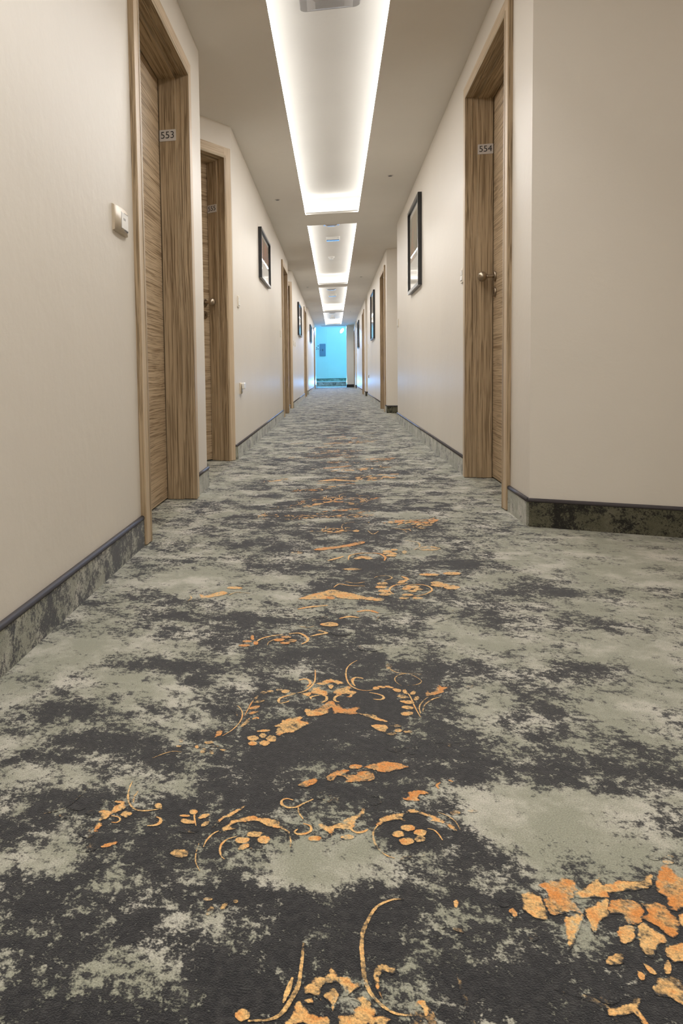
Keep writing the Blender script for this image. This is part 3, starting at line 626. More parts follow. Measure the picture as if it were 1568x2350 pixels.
('p',1,0.0,[-1130,16327,-1158,16261,-1235,16218,-1327,16218,-1390,16262,-1395,16329,-1340,16388,-1249,16411,-1166,16387]),
('p',1,0.0,[-869,16310,-898,16244,-975,16201,-1066,16202,-1128,16245,-1133,16312,-1076,16370,-986,16393,-904,16369]),
('p',1,0.0,[-1018,16147,-1041,16092,-1107,16056,-1185,16056,-1238,16092,-1242,16148,-1194,16198,-1117,16217,-1048,16197]),
('s',0,5.2,[-1805,15944,-1710,16294,-1467,16535,-1210,16655]),
('s',0,7.0,[-1081,16709,-864,16799,-678,16568,-647,16325,-767,16107]),
('s',2,3.5,[-1512,15944,-1488,16162,-1325,16402]),
('p',1,0.0,[-1861,16141,-1883,16093,-1949,16062,-2028,16060,-2083,16090,-2089,16137,-2042,16180,-1965,16197,-1893,16182]),
('p',1,0.0,[-1872,15900,-1897,15845,-1972,15808,-2063,15807,-2127,15841,-2134,15896,-2080,15946,-1991,15966,-1909,15948]),
('p',1,0.0,[-1843,16389,-1842,16279,-1861,16219,-1893,16235,-1922,16321,-1935,16437,-1925,16530,-1898,16554,-1865,16498]),
('p',1,0.0,[-1707,16075,-1715,15995,-1750,15948,-1797,15957,-1833,16017,-1842,16101,-1819,16170,-1775,16190,-1731,16153]),
('s',0,7.9,[-592,16616,-421,16762,-225,16888,-427,17046]),
('s',2,3.6,[-885,17259,-656,17205,-524,17329]),
('p',3,0.0,[351,17009,291,16850,145,16753,-19,16761,-126,16871,-127,17033,-18,17173,151,17222,297,17156]),
('p',3,0.0,[995,16113,922,15969,755,15878,572,15880,454,15974,458,16120,586,16248,776,16297,938,16243]),
('s',3,4.7,[939,17889,1052,18262,1440,18499]),
('s',3,4.6,[2848,18994,2734,18383,2288,17906]),
('p',1,0.0,[-789,24936,-470,25245,-13,25485,453,25905,932,26335,974,26039,445,25468,117,25241,-464,24855]),
('p',0,0.0,[1110,24051,1051,23933,911,23861,755,23867,656,23948,659,24068,765,24171,925,24206,1061,24159]),
('p',0,0.0,[826,23898,791,23802,708,23745,617,23754,559,23823,562,23922,624,24004,717,24030,797,23988]),
('p',0,0.0,[1159,23879,1123,23802,1041,23756,950,23761,893,23815,896,23894,958,23960,1051,23983,1130,23951]),
('s',0,6.9,[380,23656,452,24245,804,24566,1180,24600]),
('s',1,8.6,[1182,24654,1424,24518,1550,24092,1492,23664]),
('s',0,12.3,[-259,23497,-16,23768,233,24096]),
('p',0,0.0,[1977,24648,1912,24525,1768,24451,1611,24457,1513,24543,1521,24668,1632,24774,1794,24811,1931,24761]),
('p',0,0.0,[1943,24358,1890,24259,1773,24198,1645,24203,1565,24273,1572,24374,1662,24461,1794,24491,1905,24450]),
('p',0,0.0,[1836,24928,1789,24824,1685,24762,1573,24770,1504,24844,1511,24951,1591,25040,1707,25070,1804,25025]),
('p',0,0.0,[2032,25163,1995,25079,1916,25029,1832,25036,1780,25097,1787,25184,1848,25256,1936,25279,2008,25242]),
('s',2,5.2,[2412,26583,2779,26314,2794,25734,2569,25211]),
('p',2,0.0,[3451,25456,3333,25243,3091,25114,2835,25128,2683,25278,2706,25498,2898,25685,3169,25748,3388,25656]),
('p',0,0.0,[2321,24865,2285,24724,2221,24646,2157,24665,2124,24773,2137,24922,2191,25040,2259,25072,2311,25003]),
('p',3,0.0,[3778,25906,3704,25732,3564,25631,3425,25649,3348,25779,3372,25960,3486,26110,3637,26155,3753,26074]),
('s',2,5.7,[1151,28378,1325,27540,1563,28064]),
('s',2,5.7,[2027,28623,2443,28479,2574,27975]),
('p',0,0.0,[874,28078,840,27948,763,27875,677,27891,624,27990,627,28126,686,28236,774,28267,848,28204]),
('p',2,0.0,[-1088,24499,-1129,24376,-1245,24303,-1380,24312,-1473,24400,-1480,24526,-1397,24632,-1262,24667,-1140,24614]),
('p',2,0.0,[799,22591,721,22500,528,22437,311,22431,170,22484,171,22572,315,22655,535,22692,726,22667])]
def crom(pts, n, closed):
    P = [Vector((p[0], p[1], 0)) for p in pts]; N = len(P); out = []
    for i in range(N if closed else N - 1):
        p0 = P[i - 1] if closed or i > 0 else P[0]
        p1, p2 = P[i], P[(i + 1) % N]
        p3 = P[(i + 2) % N] if closed or i + 2 < N else P[-1]
        for k in range(n):
            s = k / n
            out.append(0.5 * ((2 * p1) + (p2 - p0) * s + (2 * p0 - 5 * p1 + 4 * p2 - p3) * s * s + (3 * p1 - p0 - 3 * p2 + p3) * s ** 3))
    if not closed: out.append(P[-1])
    return out
def setv(v, dy, edge, ink, wear):
    v[tone_l] = tone_at(v.co.x, v.co.y); v[edge_l] = edge; v[ink_l] = ink; v[wear_l] = wear
random.seed(4)
INK = (0.0, 0.13, -0.12, -0.10); WEAR = (0.0, 0.0, 0.25, 0.62)
LAYER = [0]
def lay(rec, dy, worn):
    kind, ink, wmm, flat = rec
    pts = [(flat[i] / 1e4, flat[i + 1] / 1e4 + dy) for i in range(0, len(flat), 2)]
    LAYER[0] += 1; zz = 0.0004 + (LAYER[0] % len(ORN)) * 2.5e-6      # later motifs lie a hair above earlier ones
    wear = WEAR[ink] + worn - (0.12 if kind == 's' else 0.0)
    if kind == 's':
        c = crom(pts, 4, False); hw = wmm / 2000
        rows = []
        for i, p in enumerate(c):
            d = (c[min(i + 1, len(c) - 1)] - c[max(i - 1, 0)]).normalized(); n = Vector((-d.y, d.x, 0))
            tp = min(1.0, 0.45 + 1.6 * min(i, len(c) - 1 - i) / max(1, len(c) - 1))
            row = []
            for k, e in ((-1, 0.0), (-0.45, 1.0), (0.45, 1.0), (1, 0.0)):
                v = bm.verts.new((p.x + n.x * hw * k * tp * 1.15, p.y + n.y * hw * k * tp * 1.15, zz)); setv(v, 0, e, INK[ink], wear); row.append(v)
            rows.append(row)
        for a, b_ in zip(rows, rows[1:]):
            for k in range(3):
                f = bm.faces.new((a[k], b_[k], b_[k + 1], a[k + 1])); f.material_index = 1
    else:
        c2, tris, dist = plate(rec)
        vv = []
        for (x, y), e in zip(c2, dist):
            v = bm.verts.new((x, y + dy, zz)); setv(v, 0, e, INK[ink], wear); vv.append(v)
        for t_ in tris:
            try: f = bm.faces.new([vv[q] for q in t_])
            except ValueError: continue
            f.material_index = 1
PLATES = {}
def plate(rec):
    """a woven shape cut into small triangles, each corner knowing how far it lies from the outline"""
    if id(rec) in PLATES: return PLATES[id(rec)]
    flat = rec[3]
    c = [Vector((p.x, p.y)) for p in crom([(flat[i] / 1e4, flat[i + 1] / 1e4) for i in range(0, len(flat), 2)], 2, True)]
    area2 = sum(c[i - 1].x * c[i].y - c[i].x * c[i - 1].y for i in range(len(c)))
    if area2 < 0: c.reverse()
    size = math.sqrt(abs(area2) / 2)
    c = [p + Vector(mnoise.noise_vector(Vector((p.x, p.y, 0.3)) * 160)[:2]) * min(0.0032, size * 0.10) for p in c]
    step = max(0.0028, size / 9); n = len(c)
    pts = list(c)
    x0, x1, y0, y1 = min(p.x for p in c), max(p.x for p in c), min(p.y for p in c), max(p.y for p in c)
    x = x0 + step / 2
    while x < x1:
        y = y0 + step / 2
        while y < y1:
            pts.append(Vector((x + random.uniform(-0.2, 0.2) * step, y + random.uniform(-0.2, 0.2) * step))); y += step
        x += step
    vo, eo, fo, *_ = delaunay_2d_cdt(pts, [(i, (i + 1) % n) for i in range(n)], [list(range(n))], 1, 1e-6)
    soft = min(0.0040, size * 0.15); dd = []
    for p in vo:
        best = 1.0
        for i in range(n):
            a, b_ = c[i], c[(i + 1) % n]; ab = b_ - a
            t_ = max(0.0, min(1.0, (p - a).dot(ab) / max(ab.length_squared, 1e-12)))
            best = min(best, (p - a - ab * t_).length)
        dd.append(min(1.0, best / soft))
    PLATES[id(rec)] = ([(p.x, p.y) for p in vo], fo, dd)
    return PLATES[id(rec)]
random.seed(4)
for k in range(-1, 6):
    worn = (0.35, 0.0, 0.05, 0.2, 0.45, 0.65, 0.8)[k + 1]
    for rec in ORN:
        yy = rec[3][1] / 1e4 + k * PERIOD
        if yy < 0.45: continue
        lay(rec, k * PERIOD, worn)
for f in bm.faces:
    if f.normal.z < 0: f.normal_flip()
floor = obj('floor', bm, [M_CARPET, M_ORN], recalc=False)
bm = bmesh.new(); bm.from_mesh(floor.data); bm.normal_update()
for f in bm.faces:
    if f.normal.z < 0: f.normal_flip()
bm.to_mesh(floor.data); bm.free()
tag(floor, 'sage and charcoal carpet with orange floral scrolls along the corridor', 'floor', kind='structure')

# ------------------------------------------------------------------ ceiling with lit coves
bm = bmesh.new()
def quad(pts, mi=0):
    f = bm.faces.new([bm.verts.new(p) for p in pts]); f.material_index = mi
X0, X1, Y0, Y1 = -2.1, 2.2, -4.1, 28.45
cl, cr = COVE_X
quad([(X0, Y0, HC), (cl, Y0, HC), (cl, Y1, HC), (X0, Y1, HC)])
quad([(cr, Y0, HC), (X1, Y0, HC), (X1, Y1, HC), (cr, Y1, HC)])
prev = Y0
for a, b_ in COVES + [(Y1, None)]:
    quad([(cl, prev, HC), (cr, prev, HC), (cr, a, HC), (cl, a, HC)])
    prev = b_
for a, b_ in COVES:
    A, B = (cl, cr), (a, b_); z1, z2 = HC + LIP, HC + RISE
    def ring(dx, z): return [(cl - dx, a - dx, z), (cr + dx, a - dx, z), (cr + dx, b_ + dx, z), (cl - dx, b_ + dx, z)]
    r0, r1, r2, r3 = ring(0, HC), ring(0, z1), ring(LEDGE, z1), ring(LEDGE, z2)
    for p, q in ((r0, r1), (r1, r2), (r2, r3)):
        for i in range(4):
            j = (i + 1) % 4; quad([p[i], p[j], q[j], q[i]], 1)
    quad(r3, 1)
ceil = obj('ceiling', bm, [M_CEIL, M_PANEL])
tag(ceil, 'low grey ceiling with long recessed light coves down the middle', 'ceiling', kind='structure')

# ------------------------------------------------------------------ doors: data
DGX, DGY = math.sin(math.radians(30)), math.cos(math.radians(30))     # recess doors stand at 60 degrees to the corridor cross line
# (number, opening centre x, y, into-wall direction, opening width, opening height, casing width, knob side, plate text, label)
DOORS = [
    ('L', XL, 3.020, (-1, 0), 0.895, 1.985, 0.068, -1, '553', 'oak door 553 in its deep oak frame, nearest door on the cream wall opposite 554'),
    ('D', None, 5.09, (-DGY, DGX), 0.880, 2.035, 0.068, 1, '555', 'oak door 555 set in the angled recess, round knob and keyhole'),
    ('R', XR, 3.778, (1, 0), 0.920, 2.035, 0.062, -1, '554', 'oak door 554 with round metal knob, facing door 553'),
    ('L', XL, 10.42, (-1, 0), 0.900, 2.010, 0.070, -1, '', 'oak door past the landscape picture, just before the second angled recess'),
    ('D', None, 12.42, (-DGY, DGX), 0.880, 2.010, 0.068, 1, None, 'oak door in the second angled recess, only its casing edge in view'),
    ('R', XR, 11.36, (1, 0), 0.860, 2.010, 0.065, -1, '5', 'oak door past the first big portrait picture, small white plate on its jamb'),
    ('L', XL, 17.64, (-1, 0), 0.900, 2.010, 0.070, -1, None, 'oak door past the second black picture on the socket side, before the third recess'),
    ('R', XR, 18.93, (1, 0), 0.860, 2.010, 0.065, -1, None, 'narrow looking oak door past the second portrait picture'),
    ('L', XL, 25.85, (-1, 0), 0.900, 2.010, 0.070, -1, None, 'last oak door before the cyan lobby, beyond the third small picture'),
    ('R', XR, 27.05, (1, 0), 0.860, 2.010, 0.065, -1, None, 'last oak door beside the white pier at the corridor end'),
]
def door_frame_of(d):
    side, x, y, into = d[0], d[1], d[2], d[3]
    if side == 'D':
        off = 0.036 + d[6] + d[4] / 2
        return wall_frame(XL - DGX * off, y - DGY * off, into)
    return wall_frame(x, y, into)

# ------------------------------------------------------------------ walls
def wall_mesh(runs, thick, z1=HC + 0.02):
    """runs: list of (P, Q, into, [(a, b, top)]) along the visible face"""
    bm_ = bmesh.new()
    for P, Q, into, ops in runs:
        P2, Q2 = Vector((P[0], P[1], 0)), Vector((Q[0], Q[1], 0)); L = (Q2 - P2).length; d = (Q2 - P2) / L
        iy = Vector((into[0], into[1], 0)).normalized()
        m = Matrix(((d.x, iy.x, 0, P[0]), (d.y, iy.y, 0, P[1]), (0, 0, 1, 0), (0, 0, 0, 1)))
        cur = 0.0
        for a, b_, top in sorted(ops):
            box(bm_, cur, a, 0, thick, -0.01, z1, 0, m); box(bm_, a, b_, 0, thick, top, z1, 0, m); cur = b_
        box(bm_, cur, L, 0, thick, -0.01, z1, 0, m)
    return bm_
def opening(d, start, sgn=1):
    c = abs(d[2] - start); hw = d[4] / 2 + 0.018
    return (c - hw, c + hw, d[5] + 0.018)
LW = [(-4.0, 3.88, [DOORS[0]]), (5.09, 11.30, [DOORS[3]]), (12.42, 18.48, [DOORS[6]]), (19.68, 28.4, [DOORS[8]])]
RW = [(-4.0, 1.18, []), (2.947, 8.86, [DOORS[2]]), (10.63, 16.67, [DOORS[5]]), (17.83, 24.55, [DOORS[7]]), (25.98, 28.4, [DOORS[9]])]
RET = Vector((0.946, -0.324, 0))
def meet(c0, ret, a0, diag):
    """where the return from c0 meets the diagonal from a0"""
    det = ret.x * -diag.y + diag.x * ret.y
    rx, ry = a0[0] - c0[0], a0[1] - c0[1]
    t_ = (rx * -diag.y + diag.x * ry) / det
    return (c0[0] + ret.x * t_, c0[1] + ret.y * t_)
runs, base_l, base_r = [], [], []
for a, b_, ds in LW: runs.append(((XL, a), (XL, b_), (-1, 0), [opening(d, a) for d in ds]))
for (c0, a0, dd) in ((3.88, 5.09, DOORS[1]), (11.30, 12.42, DOORS[4]), (18.48, 19.68, None)):
    mpt = meet((XL, c0), -RET, (XL, a0), Vector((-DGX, -DGY, 0)))
    runs.append(((XL, c0), mpt, (-0.324, -0.946), []))
    ops = []
    if dd: o_ = 0.036 + dd[6]; ops = [(o_ - 0.018, o_ + dd[4] + 0.018, dd[5] + 0.018)]
    runs.append(((XL, a0), mpt, (-DGY, DGX), ops))
wl = obj('wall_left', wall_mesh(runs, 0.20), M_WALL)
tag(wl, 'cream painted wall carrying doors 553 and 555', 'wall', kind='structure')
runs = []
for a, b_, ds in RW: runs.append(((XR, a), (XR, b_), (1, 0), [opening(d, a) for d in ds]))
NICHES_R = ((1.18, 2.947), (8.86, 10.63), (16.67, 17.83), (24.55, 25.98))
RCOR = []
for c0, a0 in NICHES_R:
    mpt = meet((XR, a0), RET, (XR, c0), Vector((DGX, DGY, 0))); RCOR.append(mpt)
    runs.append(((XR, a0), mpt, (0.324, 0.946), []))
    runs.append(((XR, c0), mpt, (DGY, -DGX), []))
wr_ = obj('wall_right', wall_mesh(runs, 0.20), M_WALL)
tag(wr_, 'cream painted wall carrying door 554', 'wall', kind='structure')
bm = bmesh.new(); box(bm, -2.4, 2.4, -4.2, -4.0, -0.01, HC + 0.02)
tag(obj('wall_back', bm, M_WALL), 'cream wall closing the corridor behind the viewer', 'wall', kind='structure')

# skirting: strip of carpet with a rounded rubber nosing on top
def skirting(name, runs_, label, mat=M_BASE):
    bm_ = bmesh.new(); T, Hh, r = 0.011, 0.094, 0.0085
    for k_, (P, Q, into) in enumerate(runs_):
        P2, Q2 = Vector((P[0], P[1], 0)), Vector((Q[0], Q[1], 0)); L = (Q2 - P2).length; d = (Q2 - P2) / L
        iy = Vector((into[0], into[1], 0)).normalized()
        m = Matrix(((d.x, iy.x, 0, P[0]), (d.y, iy.y, 0, P[1]), (0, 0, 1, 0), (0, 0, 0, 1)))
        box(bm_, 0, L, -T, 0.002, 0.0, Hh, 2 if k_ == 0 and name == 'baseboard_left' else 0, m)
        prof = [(0.002, Hh)] + [(-T * 0.45 - r * math.cos(a), Hh + r * 0.6 + r * math.sin(a)) for a in [(-0.7 + k * (PI + 0.7) / 9) for k in range(10)]] + [(0.002, Hh + r)]
        lo = [bm_.verts.new(m @ Vector((-0.004, y, z))) for y, z in prof]; hi = [bm_.verts.new(m @ Vector((L + 0.004, y, z))) for y, z in prof]
        n = len(prof)
        for i in range(n):
            j = (i + 1) % n; f = bm_.faces.new((lo[i], lo[j], hi[j], hi[i])); f.material_index = 1; f.smooth = True
        for lp in (lo[::-1], hi): f = bm_.faces.new(lp); f.material_index = 1
    o = obj(name, bm_, [mat, M_NOSING, M_BASE_NEAR]); return tag(o, label, 'skirting', kind='structure')
def gaps(a, b_, ds):
    out, cur = [], a
    for d in ds:
        hw = d[4] / 2 + d[6]
        out.append((cur, d[2] - hw)); cur = d[2] + hw
    out.append((cur, b_)); return out
rl, rr, rd = [], [], []
for a, b_, ds in LW:
    for p, q in gaps(a, b_, ds): rl.append(((XL, p), (XL, q), (-1, 0)))
for c0, a0 in ((5.09, DOORS[1]), (12.42, DOORS[4]), (19.68, None)):
    e = 0.034 if a0 else 0.3
    rl.append(((XL, c0), (XL - DGX * e, c0 - DGY * e), (-DGY, DGX)))
for a, b_, ds in RW:
    for p, q in gaps(a, b_, ds): rr.append(((XR, p), (XR, q), (1, 0)))
for (c0, a0), mpt in zip(NICHES_R, RCOR): rd.append(((XR, a0), mpt, (0.324, 0.946)))
skirting('baseboard_left', rl, 'carpet skirting with grey nosing under doors 553 and 555 wall')
skirting('baseboard_right', rr, 'carpet skirting with grey nosing along the wall of door 554')
skirting('baseboard_return', rd, 'dark mottled carpet skirting on the return walls of the recesses', M_BASE_DARK)

# ------------------------------------------------------------------ doors: build
def text_mesh(s, size):
    c = bpy.data.curves.new('digits', 'FONT'); c.body = s; c.size = size; c.align_x = 'CENTER'; c.align_y = 'CENTER'; c.extrude = 0.0004
    o = bpy.data.objects.new('digits', c); COL.objects.link(o)
    dg = bpy.context.evaluated_depsgraph_get()
    me = bpy.data.meshes.new_from_object(o.evaluated_get(dg))
    bpy.data.objects.remove(o); bpy.data.curves.remove(c); return me

def build_door(i, d):
    side, _, _, _, W, Hd, cw, ks, txt, label = d
    root = empty('door_%d' % (i + 1), door_frame_of(d), label, 'door', kind='structure')
    hw = W / 2; P = 0.020; DEP = 0.118
    # architrave on the wall face
    b1 = bmesh.new()
    for s in (-1, 1):
        x0, x1 = sorted((s * hw, s * (hw + cw)))
        box(b1, x0, x1, -P, 0.0, 0.004, Hd + cw)
    obj('casing', b1, M_CASE_V, root)
    b1 = bmesh.new()
    for s in (-1, 1):
        box(b1, *sorted((s * (hw + cw - 0.012), s * (hw + cw + 0.003))), -P + 0.004, 0.0, 0.004, Hd + cw + 0.003)
        box(b1, *sorted((s * (hw + cw - 0.012), s * (hw + cw + 0.0015))), -P + 0.008, -P + 0.012, 0.004, Hd + cw + 0.004)
    obj('casing_edge', b1, M_FRAME_V, root)
    b1 = bmesh.new(); box(b1, -hw + 0.0005, hw - 0.0005, -P, 0.0, Hd, Hd + cw)
    box(b1, -hw - cw, hw + cw, -P + 0.006, 0.0, Hd + cw - 0.004, Hd + cw + 0.003)
    obj('casing_head', b1, M_CASE_H, root)
    # lining with a planted stop
    b1 = bmesh.new()
    for s in (-1, 1):
        box(b1, *sorted((s * (hw - 0.0015), s * (hw + 0.017))), -P - 0.0015, DEP + 0.045, 0.003, Hd)
        box(b1, *sorted((s * (hw - 0.015), s * (hw + 0.002))), 0.040, DEP, 0.003, Hd - 0.015)
        box(b1, *sorted((s * (hw - 0.005), s * (hw + 0.002))), 0.010, 0.016, 0.003, Hd - 0.005)
    obj('jamb', b1, M_FRAME_V, root)
    b1 = bmesh.new(); box(b1, -hw - 0.016, hw + 0.016, -P - 0.0012, DEP + 0.045, Hd - 0.001, Hd + 0.017)
    box(b1, -hw, hw, 0.040, DEP, Hd - 0.015, Hd + 0.001); box(b1, -hw, hw, 0.010, 0.016, Hd - 0.005, Hd + 0.001)
    obj('jamb_head', b1, M_FRAME_H, root)
    # leaf
    b1 = bmesh.new(); box(b1, -hw + 0.012, hw - 0.012, DEP + 0.004, DEP + 0.042, 0.009, Hd - 0.012)
    obj('leaf', b1, M_LEAF, root)
    b1 = bmesh.new(); box(b1, -hw + 0.001, hw - 0.001, DEP + 0.043, DEP + 0.05, 0.002, Hd - 0.001)
    obj('dark_gap', b1, M_DARK, root)
    # knob and keyhole
    kx = ks * (hw - 0.066); mk = Matrix.Translation((kx, DEP + 0.004, 1.083)) @ Matrix.Rotation(PI / 2, 4, 'X')
    b1 = bmesh.new()
    lathe(b1, [(0.026, 0), (0.027, 0.004), (0.0255, 0.008), (0.019, 0.0095)], 28, mk)
    lathe(b1, [(0.0095, 0.008), (0.0085, 0.020), (0.0085, 0.040), (0.010, 0.047)], 20, mk)
    ball = [(0.010, 0.044)] + [(0.027 * math.sin(a), 0.066 - 0.0235 * math.cos(a)) for a in [0.35 + k * (PI - 0.36) / 12 for k in range(13)]]
    lathe(b1, ball, 28, mk)
    obj('door_knob', b1, M_BRONZE, root)
    me_ = Matrix.Translation((kx, DEP + 0.004, 1.000)) @ Matrix.Rotation(PI / 2, 4, 'X')
    b1 = bmesh.new(); lathe(b1, [(0.0255, 0), (0.0265, 0.004), (0.024, 0.008), (0.018, 0.0095)], 28, me_)
    es = obj('keyhole_plate', b1, M_BRONZE, root)
    b1 = bmesh.new(); slab(b1, rrect(0.007, 0.020, 0.0034), 0.0096, 0.0101, me_)
    obj('keyhole', b1, M_DARK, es)
    # number plate on the jamb
    if txt is not None:
        ps = ks if side == 'D' or side == 'R' else -ks
        mp = Matrix.Translation((ps * (hw - 0.0152), 0.079, 1.757 if side == 'R' else 1.712)) @ Matrix(((0, 0, -ps, 0), (-ps, 0, 0, 0), (0, 1, 0, 0), (0, 0, 0, 1)))
        b1 = bmesh.new(); slab(b1, rrect(0.078, 0.052, 0.004), 0.0, 0.002, None, 0, 0.0004)
        pl_ = obj('number_plate', b1, M_PLATE, root); pl_.matrix_local = mp
        if txt:
            pl_['label'] = 'silver number plate reading ' + txt if len(txt) > 1 else 'small silver number plate'
            me = text_mesh(txt, 0.045); me.materials.clear(); me.materials.append(M_INK)
            dg = bpy.data.objects.new('digits', me); COL.objects.link(dg); dg.parent = pl_; dg.location = (0, 0, 0.0024)
    return root
for i, d in enumerate(DOORS): build_door(i, d)

# ------------------------------------------------------------------ framed pictures
def picture(x, y0, y1, z0, z1, into, artm, label, matw=0.07, fw=0.028):
    root = empty('framed_picture', wall_frame(x, (y0 + y1) / 2, into) @ Matrix.Translation((0, 0, (z0 + z1) / 2)), label, 'picture', 'framed abstract pictures on the corridor walls')
    W, Hh = y1 - y0, z1 - z0; D = 0.032
    b1 = bmesh.new()
    def ring(w_, h_, y): return [b1.verts.new((sx * w_ / 2, y, sz * h_ / 2)) for sx, sz in ((-1, -1), (1, -1), (1, 1), (-1, 1))]
    rs = [ring(W, Hh, -0.001), ring(W, Hh, -D), ring(W - 2 * fw, Hh - 2 * fw, -D), ring(W - 2 * fw, Hh - 2 * fw, -D + 0.014)]
    for p, q in zip(rs, rs[1:]):
        for i in range(4): b1.faces.new((p[i], p[(i + 1) % 4], q[(i + 1) % 4], q[i]))
    b1.faces.new(rs[0])
    obj('frame', b1, M_BLACK, root)
    w2, h2 = W - 2 * fw, Hh - 2 * fw
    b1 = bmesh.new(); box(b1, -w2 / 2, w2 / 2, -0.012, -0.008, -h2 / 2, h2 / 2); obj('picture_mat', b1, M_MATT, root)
    b1 = bmesh.new(); box(b1, -w2 / 2 + matw, w2 / 2 - matw, -0.0135, -0.0125, -h2 / 2 + h2 * 0.36, h2 / 2 - matw); obj('artwork', b1, artm, root)  # wide white margin below the artwork imitates the cove's reflection in the glass
    b1 = bmesh.new(); box(b1, -w2 / 2, w2 / 2, -0.019, -0.0175, -h2 / 2, h2 / 2); obj('glass', b1, M_GLASS, root)
    return root
PA = 'black framed '
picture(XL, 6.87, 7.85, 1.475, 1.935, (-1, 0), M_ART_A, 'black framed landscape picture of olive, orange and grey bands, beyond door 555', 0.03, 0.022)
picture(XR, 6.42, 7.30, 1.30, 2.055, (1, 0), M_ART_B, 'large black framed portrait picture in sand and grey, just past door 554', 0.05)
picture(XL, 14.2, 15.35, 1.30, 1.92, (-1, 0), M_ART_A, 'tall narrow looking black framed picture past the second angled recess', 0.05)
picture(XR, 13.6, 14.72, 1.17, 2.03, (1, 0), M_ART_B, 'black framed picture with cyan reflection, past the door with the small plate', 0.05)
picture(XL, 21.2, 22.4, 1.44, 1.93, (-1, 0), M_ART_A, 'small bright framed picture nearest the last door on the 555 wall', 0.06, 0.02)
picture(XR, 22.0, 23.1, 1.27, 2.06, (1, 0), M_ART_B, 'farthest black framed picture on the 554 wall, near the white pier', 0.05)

# ------------------------------------------------------------------ switches and sockets
MZ = lambda x, y, into, z: wall_frame(x, y, into) @ Matrix.Translation((0, 0, z)) @ Matrix.Rotation(PI / 2, 4, 'X')   # local z out of the wall, local y up
def switch(x, y, into, z, label, w_=0.082, h_=0.082):
    root = empty('light_switch', MZ(x, y, into, z), label, 'light switch', 'light switches along the corridor')
    b1 = bmesh.new(); slab(b1, rrect(w_, h_, 0.006), 0, 0.009, None, 0, 0.002); obj('switch_plate', b1, M_IVORY, root)
    for s in (-1, 1):
        b1 = bmesh.new(); m = Matrix.Translation((0, s * h_ * 0.18, 0.0085)) @ Matrix.Rotation(0.08 * s, 4, 'X'); slab(b1, rrect(w_ * 0.62, h_ * 0.33, 0.002), 0, 0.004, m, 0, 0.001); obj('rocker', b1, M_WHITEP, root)
def socket(x, y, into, z, label, w_, h_, plug=False):
    root = empty('wall_socket', MZ(x, y, into, z), label, 'wall socket')
    b1 = bmesh.new()
    # domed plate
    n = 12; prev_ = None
    cols = []
    for k in range(n + 1):
        u = -1 + 2 * k / n; zt = 0.008 + 0.006 * (1 - u * u)
        cols.append([b1.verts.new((u * w_ / 2, -h_ / 2, 0)), b1.verts.new((u * w_ / 2, -h_ / 2 + 0.002, zt)), b1.verts.new((u * w_ / 2, h_ / 2 - 0.004, zt)), b1.verts.new((u * w_ / 2, h_ / 2, 0))])
    for a, c in zip(cols, cols[1:]):
        for k in range(3): f = b1.faces.new((a[k], c[k], c[k + 1], a[k + 1])); f.smooth = k == 1
        b1.faces.new((a[0], a[3], c[3], c[0]))
    b1.faces.new(cols[0]); b1.faces.new(cols[-1][::-1])
    obj('bezel', b1, M_BEIGE, root)
    b1 = bmesh.new(); box(b1, -w_ * 0.12, w_ * 0.40, -h_ * 0.35, h_ * 0.33, 0.009, 0.0137); obj('gap_shadow', b1, M_INK, root)
    b1 = bmesh.new(); slab(b1, [(px_ + w_ * 0.14, py_) for px_, py_ in rrect(w_ * 0.50, h_ * 0.62, 0.002)], 0.009, 0.0148, None, 0, 0.001)
    ins = obj('socket_insert', b1, M_WHITEP, root)
    for k in (-1, 0, 1):
        b1 = bmesh.new(); cx = w_ * (0.10 + 0.06 * k); box(b1, cx - 0.0014, cx + 0.0014, h_ * 0.03, h_ * 0.12, 0.0147, 0.0151); obj('slot', b1, M_INK, ins)
    if plug:
        b1 = bmesh.new(); slab(b1, rrect(w_ * 0.7, h_ * 0.55, 0.008), 0.016, 0.034, Matrix.Translation((0, h_ * 0.22, 0)), 0, 0.004); obj('plug', b1, M_WHITEP, root)
socket(XL, 2.328, (-1, 0), 1.095, 'wide beige socket plate with ivory insert, beside door 553', 0.150, 0.082)
socket(XL, 5.37, (-1, 0), 0.490, 'low beige socket with white plug, near the floor beside door 555', 0.110, 0.082, True)
L1, R1 = (-1, 0), (1, 0)
switch(XL, 5.31, L1, 1.110, 'ivory light switch beside the casing of door 555')
switch(XR, 4.42, R1, 1.122, 'ivory light switch beside the far casing of door 554')
switch(XR, 8.74, R1, 1.130, 'ivory light switch at the wall end past the large portrait picture', 0.082, 0.095)
switch(XL, 9.55, L1, 1.092, 'ivory light switch just before the oak door past the landscape picture')
switch(XL, 12.66, L1, 1.086, 'ivory light switch nearest the second angled recess')
switch(XL, 13.15, L1, 1.083, 'ivory light switch below and before the tall narrow looking picture')
switch(XR, 16.42, R1, 1.125, 'ivory light switch past the second portrait picture, at chest height')
socket(XR, 16.1, R1, 0.475, 'small low socket under the switch past the second portrait picture', 0.085, 0.07)
switch(XR, 24.3, R1, 1.110, 'ivory light switch past the farthest portrait picture')

